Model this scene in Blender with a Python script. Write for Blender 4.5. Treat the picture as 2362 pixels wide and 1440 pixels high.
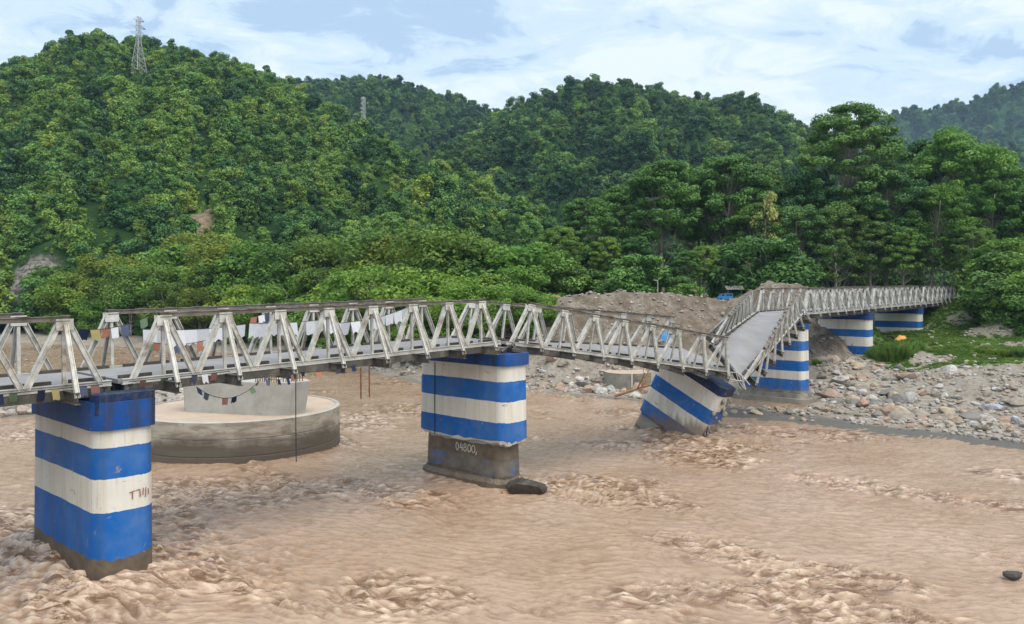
import bpy, bmesh, math, random
import numpy as np
from mathutils import Vector, Matrix

# ------------------------------------------------------------------ camera, sky, sun, exposure
SC = bpy.context.scene
for o in list(bpy.data.objects):
    bpy.data.objects.remove(o)
COL = SC.collection
FPX, CX, HY = 1800.0, 1181.0, 665.0           # focal length, image centre and horizon of the photograph
cam_d = bpy.data.cameras.new('camera')
cam_d.sensor_width = 36.0
cam_d.lens = 36.0 * FPX / 2362.0
cam_d.shift_y = -(720.0 - HY) / 2362.0
cam_d.clip_start = 0.5
cam_d.clip_end = 20000
cam = bpy.data.objects.new('camera', cam_d)
cam.location = (0, 0, 0)
cam.rotation_euler = (math.radians(90), 0, 0)
COL.objects.link(cam)
SC.camera = cam

SUN_AZ = math.radians(143)      # clockwise from +Y (view direction) towards +X: behind the camera, to the right
SUN_EL = math.radians(60)
world = bpy.data.worlds.new('World')
SC.world = world
world.use_nodes = True
wn, wl = world.node_tree.nodes, world.node_tree.links
wn.clear()
w_out = wn.new('ShaderNodeOutputWorld')
w_bg = wn.new('ShaderNodeBackground')
w_bg.inputs['Strength'].default_value = 0.1
w_sky = wn.new('ShaderNodeTexSky')
w_sky.sky_type = 'NISHITA'
w_sky.sun_disc = False
w_sky.sun_elevation = SUN_EL
w_sky.sun_rotation = SUN_AZ
w_sky.air_density = 1.0
w_sky.dust_density = 1.0
tc = wn.new('ShaderNodeTexCoord')
sep = wn.new('ShaderNodeSeparateXYZ')
wl.new(tc.outputs['Generated'], sep.inputs[0])
def wmath(op, a, b):
    n = wn.new('ShaderNodeMath'); n.operation = op
    for i, v in enumerate((a, b)):
        if v is None: continue
        if isinstance(v, (int, float)): n.inputs[i].default_value = v
        else: wl.new(v, n.inputs[i])
    return n.outputs[0]
zz = wmath('ADD', wmath('MAXIMUM', sep.outputs['Z'], 0.0), 0.17)
comb = wn.new('ShaderNodeCombineXYZ')
wl.new(wmath('DIVIDE', sep.outputs['X'], zz), comb.inputs[0])
wl.new(wmath('DIVIDE', sep.outputs['Y'], zz), comb.inputs[1])
def wnoise(scale, detail, rough, dist, off):
    m = wn.new('ShaderNodeMapping'); m.inputs['Location'].default_value = off
    m.inputs['Rotation'].default_value = (0, 0, 0.35)
    m.inputs['Scale'].default_value = (1.0, 1.25, 1.0)
    wl.new(comb.outputs[0], m.inputs[0])
    n = wn.new('ShaderNodeTexNoise'); n.inputs['Scale'].default_value = scale
    n.inputs['Detail'].default_value = detail; n.inputs['Roughness'].default_value = rough
    n.inputs['Distortion'].default_value = dist
    wl.new(m.outputs[0], n.inputs['Vector'])
    return n.outputs['Fac']
n1 = wnoise(0.8, 9, 0.55, 0.5, (3.1, 7.7, 0))
n2 = wnoise(3.6, 9, 0.62, 0.7, (8.3, 5.2, 0))
cl = wmath('ADD', wmath('MULTIPLY', n1, 0.52), wmath('MULTIPLY', n2, 0.48))
ramp = wn.new('ShaderNodeValToRGB')
ramp.color_ramp.interpolation = 'EASE'
e = ramp.color_ramp.elements
e[0].position = 0.405; e[0].color = (3.6, 4.9, 6.4, 1)       # shaded, bluish cloud base
e[1].position = 0.55; e[1].color = (6.7, 7.4, 7.7, 1)      # sunlit cloud
m_ = e.new(0.46); m_.color = (5.2, 6.4, 7.6, 1)
wl.new(cl, ramp.inputs[0])
mixs = wn.new('ShaderNodeMix'); mixs.data_type = 'RGBA'
mixs.inputs['Factor'].default_value = 0.86
wl.new(w_sky.outputs[0], mixs.inputs['A']); wl.new(ramp.outputs[0], mixs.inputs['B'])
wl.new(mixs.outputs['Result'], w_bg.inputs['Color'])
wl.new(w_bg.outputs[0], w_out.inputs[0])

sun_d = bpy.data.lights.new('sun', 'SUN')
sun_d.energy = 2.6
sun_d.angle = math.radians(60)
sun_d.color = (1.0, 0.93, 0.82)
sun = bpy.data.objects.new('sun', sun_d)
sdir = Vector((math.sin(SUN_AZ) * math.cos(SUN_EL), math.cos(SUN_AZ) * math.cos(SUN_EL), math.sin(SUN_EL)))
sun.rotation_euler = sdir.to_track_quat('Z', 'Y').to_euler()
sun.location = (0, 0, 80)
COL.objects.link(sun)
SC.view_settings.view_transform = 'Standard'
SC.view_settings.look = 'None'
SC.view_settings.exposure = 0.62
SC.view_settings.gamma = 1.0
SC.cycles.use_denoising = True
SC.cycles.max_bounces = 6
SC.cycles.diffuse_bounces = 2
SC.cycles.glossy_bounces = 2
SC.cycles.transmission_bounces = 3
SC.cycles.transparent_max_bounces = 4
SC.cycles.volume_bounces = 0
SC.cycles.caustics_reflective = False
SC.cycles.caustics_refractive = False

RNG = np.random.default_rng(11)
random.seed(5)

# ------------------------------------------------------------------ helpers
def P(px, py, d):
    """a point at depth d that the photograph shows at (px, py)"""
    return Vector(((px - CX) / FPX * d, d, -(py - HY) / FPX * d))

def PX(p):
    return (CX + FPX * p[0] / p[1], HY - FPX * p[2] / p[1])

_perm = np.random.default_rng(3).permutation(256)
_perm = np.concatenate([_perm, _perm, _perm])
_g2 = np.stack([np.cos(np.arange(256) * 2.399963), np.sin(np.arange(256) * 2.399963)], 1)
def noise2(x, y):
    x = np.asarray(x, float); y = np.asarray(y, float)
    xi = np.floor(x).astype(int); yi = np.floor(y).astype(int)
    xf = x - xi; yf = y - yi
    xi &= 255; yi &= 255
    u = xf * xf * xf * (xf * (xf * 6 - 15) + 10); v = yf * yf * yf * (yf * (yf * 6 - 15) + 10)
    def gr(ix, iy, fx, fy):
        g = _g2[_perm[_perm[ix & 255] + (iy & 255)]]
        return g[..., 0] * fx + g[..., 1] * fy
    a = gr(xi, yi, xf, yf); b = gr(xi + 1, yi, xf - 1, yf)
    c = gr(xi, yi + 1, xf, yf - 1); d = gr(xi + 1, yi + 1, xf - 1, yf - 1)
    return 1.5 * ((a + (b - a) * u) * (1 - v) + (c + (d - c) * u) * v)
def fbm(x, y, octs=4, rough=0.5):
    s = 0; a = 1.0
    for i in range(octs):
        s = s + a * noise2(x * 2 ** i + 17.3 * i, y * 2 ** i - 9.1 * i); a *= rough
    return s
def sstep(a, b, x):
    t = np.clip((np.asarray(x, float) - a) / (b - a), 0, 1)
    return t * t * (3 - 2 * t)

class MB:
    """collects faces and links them as ONE mesh object"""
    def __init__(s): s.v = []; s.f = []; s.m = []
    def add(s, vs, fs, mi=0):
        o = len(s.v); s.v.extend(tuple(p) for p in vs)
        s.f.extend(tuple(i + o for i in f) for f in fs); s.m.extend([mi] * len(fs))
        return s
    def box(s, c, ax, ay, az, mi=0):
        c, ax, ay, az = Vector(c), Vector(ax), Vector(ay), Vector(az)
        vs = [c + ax * i + ay * j + az * k for i in (-1, 1) for j in (-1, 1) for k in (-1, 1)]
        return s.add(vs, [(0, 1, 3, 2), (4, 6, 7, 5), (0, 4, 5, 1), (2, 3, 7, 6), (0, 2, 6, 4), (1, 5, 7, 3)], mi)
    def bar(s, p0, p1, w, h, n, mi=0):
        """solid bar: width w in the plane, h along normal n"""
        p0, p1, n = Vector(p0), Vector(p1), Vector(n)
        t = (p1 - p0).normalized(); n = (n - t * n.dot(t)).normalized(); b = t.cross(n)
        return s.box((p0 + p1) / 2, (p1 - p0) / 2, b * w / 2, n * h / 2, mi)
    def channel(s, p0, p1, w, h, n, th=0.025, mi=0):
        """rolled channel: web set back a little, two flanges at +-w/2"""
        p0, p1, n = Vector(p0), Vector(p1), Vector(n)
        t = (p1 - p0).normalized(); n = (n - t * n.dot(t)).normalized(); b = t.cross(n)
        c = (p0 + p1) / 2; L = (p1 - p0) / 2
        s.box(c + b * (w / 2 - th / 2), L, b * th / 2, n * h / 2, mi)
        s.box(c - b * (w / 2 - th / 2), L, b * th / 2, n * h / 2, mi)
        s.box(c + n * (h / 2 - 0.05), L * 0.999, b * (w / 2 - th), n * th / 2, mi)
        return s
    def tube(s, pts, rad, k=6, mi=0, caps=True):
        pts = [Vector(p) for p in pts]; rings = []
        for i, p in enumerate(pts):
            t = (pts[min(i + 1, len(pts) - 1)] - pts[max(i - 1, 0)]).normalized()
            a = t.cross(Vector((0.31, 0.2, 0.93)) if abs(t.z) < 0.9 else Vector((1, 0, 0))).normalized(); b = t.cross(a)
            r = rad[i] if hasattr(rad, '__len__') else rad
            rings.append([p + (a * math.cos(q) + b * math.sin(q)) * r for q in [2 * math.pi * j / k for j in range(k)]])
        vs = [q for r in rings for q in r]; fs = []
        for i in range(len(pts) - 1):
            for j in range(k):
                fs.append((i * k + j, i * k + (j + 1) % k, (i + 1) * k + (j + 1) % k, (i + 1) * k + j))
        if caps:
            fs.append(tuple(range(k))[::-1]); fs.append(tuple((len(pts) - 1) * k + j for j in range(k)))
        return s.add(vs, fs, mi)
    def build(s, name, mats, parent=None, origin=(0, 0, 0), smooth=False):
        me = bpy.data.meshes.new(name)
        o = Vector(origin)
        me.from_pydata([(v[0] - o.x, v[1] - o.y, v[2] - o.z) for v in s.v], [], s.f)
        mats = mats if isinstance(mats, (list, tuple)) else [mats]
        for m in mats: me.materials.append(m)
        if len(mats) > 1: me.polygons.foreach_set('material_index', s.m)
        if smooth: me.polygons.foreach_set('use_smooth', [True] * len(me.polygons))
        me.update()
        ob = bpy.data.objects.new(name, me)
        COL.objects.link(ob)
        if parent is not None: ob.parent = parent
        else: ob.location = o
        return ob

def np_mesh(name, verts, quads, mat, smooth=True, attrs=None, link=True):
    me = bpy.data.meshes.new(name)
    verts = np.asarray(verts, np.float32); quads = np.asarray(quads, np.int32)
    k = quads.shape[1]
    me.vertices.add(len(verts)); me.vertices.foreach_set('co', verts.ravel())
    me.loops.add(quads.size); me.loops.foreach_set('vertex_index', quads.ravel())
    me.polygons.add(len(quads)); me.polygons.foreach_set('loop_start', np.arange(0, quads.size, k, dtype=np.int32))
    me.update(calc_edges=True)
    if smooth: me.polygons.foreach_set('use_smooth', np.ones(len(quads), bool))
    for an, av in (attrs or {}).items():
        a = me.attributes.new(an, 'FLOAT', 'POINT'); a.data.foreach_set('value', np.asarray(av, np.float32).ravel())
    me.materials.append(mat)
    ob = bpy.data.objects.new(name, me)
    if link: COL.objects.link(ob)
    return ob

def grid_quads(nr, nc):
    i = np.arange(nr - 1)[:, None] * nc + np.arange(nc - 1)[None, :]
    return np.stack([i, i + 1, i + 1 + nc, i + nc], -1).reshape(-1, 4)

def empty(name, loc):
    o = bpy.data.objects.new(name, None); o.location = loc; o.empty_display_size = 0.3
    COL.objects.link(o); return o
def tag(o, label=None, cat=None, group=None, kind=None):
    if label: o['label'] = label
    if cat: o['category'] = cat
    if group: o['group'] = group
    if kind: o['kind'] = kind
    return o
def copy_tree(o, parent=None):
    c = o.copy(); COL.objects.link(c)
    if parent is not None: c.parent = parent
    for ch in [q for q in bpy.data.objects if q.parent == o]:
        copy_tree(ch, c)
    return c

# ------------------------------------------------------------------ materials
def mat(name):
    m = bpy.data.materials.new(name); m.use_nodes = True
    nt = m.node_tree; nt.nodes.clear()
    out = nt.nodes.new('ShaderNodeOutputMaterial')
    b = nt.nodes.new('ShaderNodeBsdfPrincipled')
    nt.links.new(b.outputs[0], out.inputs[0])
    return m, nt, b, out
def N(nt, t, **kw):
    n = nt.nodes.new(t)
    for k, v in kw.items(): setattr(n, k, v)
    return n
def coords(nt, kind='Object', scale=(1, 1, 1)):
    t = N(nt, 'ShaderNodeTexCoord'); m = N(nt, 'ShaderNodeMapping'); m.inputs['Scale'].default_value = scale
    if kind == 'World':
        g = N(nt, 'ShaderNodeNewGeometry'); nt.links.new(g.outputs['Position'], m.inputs[0])
    else: nt.links.new(t.outputs[kind], m.inputs[0])
    return m.outputs[0]
def noise(nt, vec, scale, detail=4, rough=0.55, dist=0.0):
    n = N(nt, 'ShaderNodeTexNoise'); n.inputs['Scale'].default_value = scale
    n.inputs['Detail'].default_value = detail; n.inputs['Roughness'].default_value = rough; n.inputs['Distortion'].default_value = dist
    nt.links.new(vec, n.inputs['Vector']); return n.outputs['Fac']
def rampf(nt, fac, stops, interp='LINEAR'):
    r = N(nt, 'ShaderNodeValToRGB'); r.color_ramp.interpolation = interp
    el = r.color_ramp.elements
    while len(el) < len(stops): el.new(0.5)
    for e_, (p, c) in zip(el, stops):
        e_.position = p; e_.color = (c, c, c, 1) if isinstance(c, (int, float)) else (*c, 1)
    nt.links.new(fac, r.inputs[0]); return r.outputs[0]
def mixc(nt, fac, a, b, mode='MIX'):
    m = N(nt, 'ShaderNodeMix'); m.data_type = 'RGBA'; m.blend_type = mode
    for s_, v in (('Factor', fac), ('A', a), ('B', b)):
        if isinstance(v, (int, float)): m.inputs[s_].default_value = v
        elif isinstance(v, tuple): m.inputs[s_].default_value = (*v, 1)
        else: nt.links.new(v, m.inputs[s_])
    return m.outputs['Result']
def mth(nt, op, a, b=0.0):
    n = N(nt, 'ShaderNodeMath'); n.operation = op
    for i, v in enumerate((a, b)):
        if isinstance(v, (int, float)): n.inputs[i].default_value = v
        else: nt.links.new(v, n.inputs[i])
    return n.outputs[0]
def bump(nt, b, h, strength, dist=0.05):
    n = N(nt, 'ShaderNodeBump'); n.inputs['Strength'].default_value = strength; n.inputs['Distance'].default_value = dist
    nt.links.new(h, n.inputs['Height']); nt.links.new(n.outputs[0], b.inputs['Normal'])
def attr(nt, name, typ='GEOMETRY'):
    a = N(nt, 'ShaderNodeAttribute'); a.attribute_name = name; a.attribute_type = typ; return a.outputs['Fac']
def simple(name, col, rough=0.8, var=0.25, scale=6.0, dirt=None, metal=0.0, bmp=0.2, spec=0.3, kind='World'):
    m, nt, b, out = mat(name)
    v = coords(nt, kind)
    n = noise(nt, v, scale, 6, 0.6)
    dark = tuple(c * (1 - var) for c in col); lite = tuple(min(1, c * (1 + var * 0.6)) for c in col)
    c = mixc(nt, rampf(nt, n, [(0.3, 0.0), (0.7, 1.0)]), dark, lite)
    if dirt:
        d = rampf(nt, noise(nt, v, scale * 0.45, 7, 0.7, 0.4), [(0.5, 0.0), (0.68, 1.0)])
        c = mixc(nt, mth(nt, 'MULTIPLY', d, dirt[1]), c, dirt[0])
    nt.links.new(c, b.inputs['Base Color'])
    b.inputs['Roughness'].default_value = rough; b.inputs['Metallic'].default_value = metal
    b.inputs['Specular IOR Level'].default_value = spec
    if bmp: bump(nt, b, noise(nt, v, scale * 3, 5, 0.6), bmp, 0.03)
    return m

def paint(name, col, stain=0.5, fade=0.25, rough=0.6, run=(0.16, 0.145, 0.11), worn=(0.50, 0.52, 0.52), speck=0.6):
    """weathered wall paint on a pier: vertical rain runs, faded patches, fine grime"""
    m, nt, b, out = mat(name)
    v = coords(nt, 'World', (1, 1, 1)); vs = coords(nt, 'World', (1.3, 1.3, 0.10)); vt = coords(nt, 'World', (5.0, 5.0, 0.35))
    c = mixc(nt, rampf(nt, noise(nt, v, 0.75, 5, 0.6), [(0.42, 0.0), (0.68, fade)]), col, worn)
    runs = rampf(nt, noise(nt, vs, 1.3, 4, 0.55, 0.2), [(0.48, 0.0), (0.70, 1.0)])
    c = mixc(nt, mth(nt, 'MULTIPLY', runs, stain), c, run)
    fine = rampf(nt, noise(nt, vt, 1.2, 5, 0.6, 0.3), [(0.60, 0.0), (0.74, 1.0)])
    c = mixc(nt, mth(nt, 'MULTIPLY', fine, stain * 0.7), c, (0.085, 0.075, 0.06))
    sp = rampf(nt, noise(nt, v, 4.0, 8, 0.78), [(speck, 0.0), (speck + 0.11, 0.8)])
    c = mixc(nt, mth(nt, 'MULTIPLY', sp, stain), c, (0.06, 0.055, 0.05))
    gp = N(nt, 'ShaderNodeNewGeometry'); sz_ = N(nt, 'ShaderNodeSeparateXYZ'); nt.links.new(gp.outputs['Position'], sz_.inputs[0])
    lv = mth(nt, 'ADD', sz_.outputs['Z'], mth(nt, 'MULTIPLY', noise(nt, vs, 2.2, 7, 0.7, 0.4), -2.6))
    c = mixc(nt, rampf(nt, mth(nt, 'ADD', lv, 11.3), [(0.0, 0.85), (0.75, 0.0)]), c, (0.20, 0.15, 0.105))
    to = N(nt, 'ShaderNodeTexCoord'); so = N(nt, 'ShaderNodeSeparateXYZ'); nt.links.new(to.outputs['Object'], so.inputs[0])
    jn = mth(nt, 'LESS_THAN', mth(nt, 'FRACT', mth(nt, 'ADD', mth(nt, 'MULTIPLY', so.outputs['Y'], 0.82), 0.31)), 0.014)
    c = mixc(nt, mth(nt, 'MULTIPLY', jn, 0.4), c, (0.09, 0.085, 0.08))
    ch = rampf(nt, noise(nt, v, 1.7, 9, 0.68, 0.6), [(0.645, 0.0), (0.665, 0.85)])
    c = mixc(nt, ch, c, (0.27, 0.25, 0.22))
    nt.links.new(c, b.inputs['Base Color'])
    b.inputs['Roughness'].default_value = rough; b.inputs['Specular IOR Level'].default_value = 0.25
    bump(nt, b, noise(nt, v, 9, 6, 0.6), 0.25, 0.02)
    return m

M = {}
M['blue'] = paint('pier_blue_paint', (0.004, 0.108, 0.40), 0.5, 0.32, run=(0.045, 0.085, 0.14), worn=(0.16, 0.25, 0.40))
M['white'] = paint('pier_white_paint', (0.66, 0.64, 0.58), 0.50, 0.30, run=(0.46, 0.38, 0.26), worn=(0.55, 0.54, 0.50))
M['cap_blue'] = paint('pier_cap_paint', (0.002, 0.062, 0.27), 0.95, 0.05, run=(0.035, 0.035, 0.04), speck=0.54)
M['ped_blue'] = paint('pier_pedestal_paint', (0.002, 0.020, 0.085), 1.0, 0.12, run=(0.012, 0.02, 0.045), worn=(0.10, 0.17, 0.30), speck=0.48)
M['mudconc'] = simple('muddy_wet_concrete', (0.135, 0.105, 0.076), 0.5, 0.35, 2.5, ((0.07, 0.058, 0.045), 0.6))
M['peelblue'] = simple('peeling_blue_paint', (0.15, 0.135, 0.115), 0.7, 0.4, 1.4, ((0.02, 0.12, 0.45), 0.85))
M['conc'] = simple('pale_concrete', (0.40, 0.39, 0.36), 0.85, 0.15, 1.2, ((0.22, 0.21, 0.19), 0.5))
M['concdark'] = simple('stained_concrete', (0.27, 0.25, 0.215), 0.8, 0.3, 0.8, ((0.09, 0.08, 0.065), 0.8))
M['steel'] = simple('aged_silver_steel', (0.55, 0.54, 0.50), 0.5, 0.28, 3.0, ((0.20, 0.15, 0.10), 0.85), 0.1)
M['chord'] = simple('grimy_steel', (0.19, 0.17, 0.145), 0.65, 0.4, 2.5, ((0.085, 0.045, 0.026), 0.9), 0.1)
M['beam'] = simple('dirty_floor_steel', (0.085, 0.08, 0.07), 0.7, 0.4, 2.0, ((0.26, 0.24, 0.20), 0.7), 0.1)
M['edge'] = simple('pale_deck_edge', (0.46, 0.45, 0.42), 0.8, 0.2, 1.5, ((0.13, 0.11, 0.09), 0.7))
M['asphalt'] = simple('worn_deck_asphalt', (0.25, 0.25, 0.262), 0.85, 0.14, 0.6, ((0.20, 0.19, 0.18), 0.5), bmp=0.1)
M['kerb'] = simple('dark_kerb_timber', (0.075, 0.065, 0.055), 0.85, 0.3, 3.0)
M['rust'] = simple('rusty_bars', (0.20, 0.085, 0.045), 0.8, 0.4, 6)
M['wood'] = simple('bleached_driftwood', (0.38, 0.22, 0.12), 0.85, 0.35, 4, ((0.16, 0.10, 0.06), 0.6))
M['darkwood'] = simple('wet_dark_wood', (0.055, 0.047, 0.04), 0.5, 0.4, 5)
M['bark'] = simple('tree_bark', (0.33, 0.305, 0.25), 0.9, 0.35, 2.5)
M['pylon'] = simple('galvanised_pylon', (0.40, 0.42, 0.44), 0.5, 0.1, 2, metal=0.3, bmp=0)
M['red'] = simple('red_tarpaulin', (0.62, 0.07, 0.06), 0.6, 0.2, 2)
M['orange'] = simple('orange_tarpaulin', (0.62, 0.32, 0.07), 0.6, 0.2, 2)
M['bluetarp'] = simple('blue_tarpaulin', (0.05, 0.20, 0.46), 0.6, 0.25, 2)
M['whitesheet'] = simple('white_sheet', (0.75, 0.76, 0.76), 0.6, 0.1, 2)
M['rubber'] = simple('black_rubber', (0.02, 0.02, 0.022), 0.6, 0.2, 4)
M['redpaint'] = simple('red_brushed_paint', (0.30, 0.10, 0.08), 0.8, 0.35, 8)
M['chalk'] = simple('white_brushed_paint', (0.62, 0.60, 0.54), 0.8, 0.2, 8)
M['tin'] = simple('roof_sheet', (0.55, 0.55, 0.53), 0.5, 0.2, 2, metal=0.2)
M['rope'] = simple('dark_rope', (0.03, 0.03, 0.03), 0.8, 0.2, 5, bmp=0)
def cloth(name, col):
    m, nt, b, out = mat(name)
    v = coords(nt, 'World'); n = noise(nt, v, 5, 4)
    c = mixc(nt, n, tuple(x * 0.75 for x in col), col)
    nt.links.new(c, b.inputs['Base Color']); b.inputs['Roughness'].default_value = 0.9
    b.inputs['Specular IOR Level'].default_value = 0.1
    tr = N(nt, 'ShaderNodeBsdfTranslucent'); nt.links.new(c, tr.inputs[0])
    mx = N(nt, 'ShaderNodeMixShader'); mx.inputs[0].default_value = 0.3
    nt.links.new(b.outputs[0], mx.inputs[1]); nt.links.new(tr.outputs[0], mx.inputs[2]); nt.links.new(mx.outputs[0], out.inputs[0])
    return m
M['c_white'] = cloth('white_cloth', (0.76, 0.77, 0.82))
M['c_blue'] = cloth('blue_cloth', (0.11, 0.13, 0.21))
M['c_red'] = cloth('faded_red_cloth', (0.30, 0.15, 0.13))
M['c_orange'] = cloth('orange_cloth', (0.56, 0.25, 0.17))
M['c_green'] = cloth('green_cloth', (0.15, 0.22, 0.14))
M['c_yellow'] = cloth('yellow_cloth', (0.38, 0.33, 0.15))
M['c_dark'] = cloth('dark_navy_cloth', (0.03, 0.04, 0.09))

def leafmat(name, dark, mid, lite, tl=0.2, attr_tint=False):
    m, nt, b, out = mat(name)
    oi = N(nt, 'ShaderNodeObjectInfo')
    v = coords(nt, 'World')
    n = noise(nt, v, 0.30, 3, 0.5); n2_ = noise(nt, v, 2.3, 2, 0.5)
    f = mth(nt, 'ADD', mth(nt, 'MULTIPLY', n, 0.55), mth(nt, 'MULTIPLY', n2_, 0.35))
    f = mth(nt, 'ADD', f, mth(nt, 'MULTIPLY', oi.outputs['Random'], 0.22))
    if attr_tint:
        f = mth(nt, 'ADD', f, mth(nt, 'MULTIPLY', attr(nt, 'tint', 'INSTANCER'), 0.45))
        f = mth(nt, 'SUBTRACT', f, 0.2)
    c = rampf(nt, f, [(0.38, dark), (0.56, mid), (0.76, lite)])
    sep_ = mth(nt, 'FRACT', mth(nt, 'MULTIPLY', oi.outputs['Random'], 7.31))
    c = mixc(nt, rampf(nt, sep_, [(0.62, 0.0), (0.9, 0.5)]), c, mixc(nt, 1.0, c, (1.45, 1.05, 0.75), 'MULTIPLY'))
    c = mixc(nt, rampf(nt, sep_, [(0.1, 0.5), (0.35, 0.0)]), c, mixc(nt, 1.0, c, (0.62, 0.85, 1.05), 'MULTIPLY'))
    nt.links.new(c, b.inputs['Base Color'])
    b.inputs['Roughness'].default_value = 0.55; b.inputs['Specular IOR Level'].default_value = 0.25
    tr = N(nt, 'ShaderNodeBsdfTranslucent'); nt.links.new(c, tr.inputs[0])
    mx = N(nt, 'ShaderNodeMixShader'); mx.inputs[0].default_value = tl
    nt.links.new(b.outputs[0], mx.inputs[1]); nt.links.new(tr.outputs[0], mx.inputs[2]); nt.links.new(mx.outputs[0], out.inputs[0])
    return m
M['leaf_hill'] = leafmat('hill_forest_leaves', (0.034, 0.094, 0.034), (0.085, 0.195, 0.048), (0.205, 0.340, 0.065), 0.18, True)
M['leaf_grove'] = leafmat('grove_leaves', (0.050, 0.125, 0.034), (0.108, 0.225, 0.048), (0.190, 0.330, 0.065))
M['leaf_dark'] = leafmat('dark_tree_leaves', (0.042, 0.110, 0.036), (0.095, 0.200, 0.050), (0.175, 0.300, 0.070))
M['leaf_lime'] = leafmat('young_green_leaves', (0.055, 0.135, 0.022), (0.140, 0.275, 0.042), (0.260, 0.410, 0.070), 0.35)
M['leaf_olive'] = leafmat('olive_leaves', (0.060, 0.115, 0.020), (0.130, 0.215, 0.036), (0.220, 0.310, 0.055), 0.35)
M['leaf_yellow'] = leafmat('yellowing_leaves', (0.22, 0.26, 0.06), (0.42, 0.42, 0.12), (0.55, 0.52, 0.20), 0.35)
M['grass'] = leafmat('grass_blades', (0.10, 0.185, 0.040), (0.165, 0.275, 0.060), (0.270, 0.410, 0.090), 0.45)

# ------------------------------------------------------------------ ground and river
SHORE = np.array([(120, 8), (60, 36), (33.7, 51.4), (28.5, 55.8), (24, 60.2), (18.9, 65.7), (15, 71), (9.6, 77.0), (2.6, 81), (-9.6, 88),
                  (-16, 95.8), (-26, 112), (-42, 128), (-70, 143), (-110, 160), (-200, 185), (-600, 260)], float)
def shore_dist(x, y):
    """signed distance to the water's edge, positive on land (the far, right side)"""
    x = np.asarray(x, float); y = np.asarray(y, float)
    best = np.full(x.shape, 1e9); sg = np.ones(x.shape)
    for (ax, ay), (bx, by) in zip(SHORE[:-1], SHORE[1:]):
        dx, dy = bx - ax, by - ay; L2 = dx * dx + dy * dy
        t = np.clip(((x - ax) * dx + (y - ay) * dy) / L2, 0, 1)
        qx, qy = x - ax - t * dx, y - ay - t * dy
        d = np.hypot(qx, qy); cr = dx * (y - ay) - dy * (x - ax)
        near = d < best
        best = np.where(near, d, best); sg = np.where(near, np.where(cr < 0, 1, -1), sg)
    return best * sg
WZ = -10.75
AX, AY, DX, DY = -12.8, 28.5, 0.665, 0.747      # near truss line of the bridge
def ground_z(x, y):
    x = np.asarray(x, float); y = np.asarray(y, float)
    d = shore_dist(x, y) + 1.6 * fbm(x / 9, y / 9, 3)
    h = np.interp(d, [-40, -12, 0, 3, 8, 14, 25, 40, 60, 100], [-6, -2.6, 0, 0.12, 0.25, 0.62, 2.7, 4.2, 5.2, 6.3])
    z = WZ + h
    left = sstep(4, -14, x)                                   # wooded far bank at the left lies lower, then climbs
    z = z * (1 - left) + left * (WZ + np.interp(d, [-40, -12, 0, 4, 12, 40, 90], [-6, -2.6, 0, 0.9, 1.6, 3.5, 7]))
    z = z + 0.16 * fbm(x / 2.2, y / 2.2, 4, 0.6) * sstep(0, 5, d) + 0.5 * fbm(x / 11, y / 11, 3) * sstep(4, 20, d)
    s = (x - AX) * DX + (y - AY) * DY                         # distance along the bridge
    # wooded terrace behind
    pl = np.maximum(sstep(101, 110, y) * sstep(46, 34, x) * sstep(-6, 6, x), sstep(107, 120, s + 0.08 * x))
    z = z * (1 - pl) + pl * (-1.9 + 0.4 * fbm(x / 8, y / 8, 3))
    # river gravel pushed up as an embankment
    cz = np.interp(x, [-8, 2, 6, 13.5, 20, 26, 29, 32, 36, 41, 47], [-9, -1.7, -0.95, -0.35, -0.7, -1.35, -1.2, 0.75, 0.35, -1.5, -7])
    cz = cz + 0.35 * fbm(x / 2.4, y / 2.4, 4, 0.6)
    yc = 97 + 1.2 * fbm(x / 7, y * 0 + 3.3, 2)
    mnd = np.where(y < yc, cz - (yc - y) * (0.78 + 0.1 * fbm(x / 3, y / 9, 2)), cz - (y - yc) * 0.16)
    z = np.where(x < 50, np.maximum(z, np.where(x > -10, mnd, -99)), z)
    # low rocky bar upstream, at the left behind the bridge
    bar = 1 - np.hypot((x + 42) / 19, (y - 72 - 0.12 * (x + 42)) / 8.5)
    z = np.maximum(z, WZ - 0.3 + 2.0 * np.clip(bar + 0.12 * fbm(x / 5, y / 5, 3), -0.5, 0.75))
    z = z - 0.9 * np.exp(-(np.hypot(x - 24.6, y - 73.2) / 4.6) ** 4)
    # small soil heap on the right terrace
    hp = 1 - np.hypot((x - 62) / 5.5, (y - 98) / 4.0)
    z = z + 1.9 * np.clip(hp, 0, 1) ** 0.8 * (1 + 0.2 * fbm(x, y, 3))
    return z

def gz(x, y): return float(ground_z(np.array([x]), np.array([y]))[0])

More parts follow.
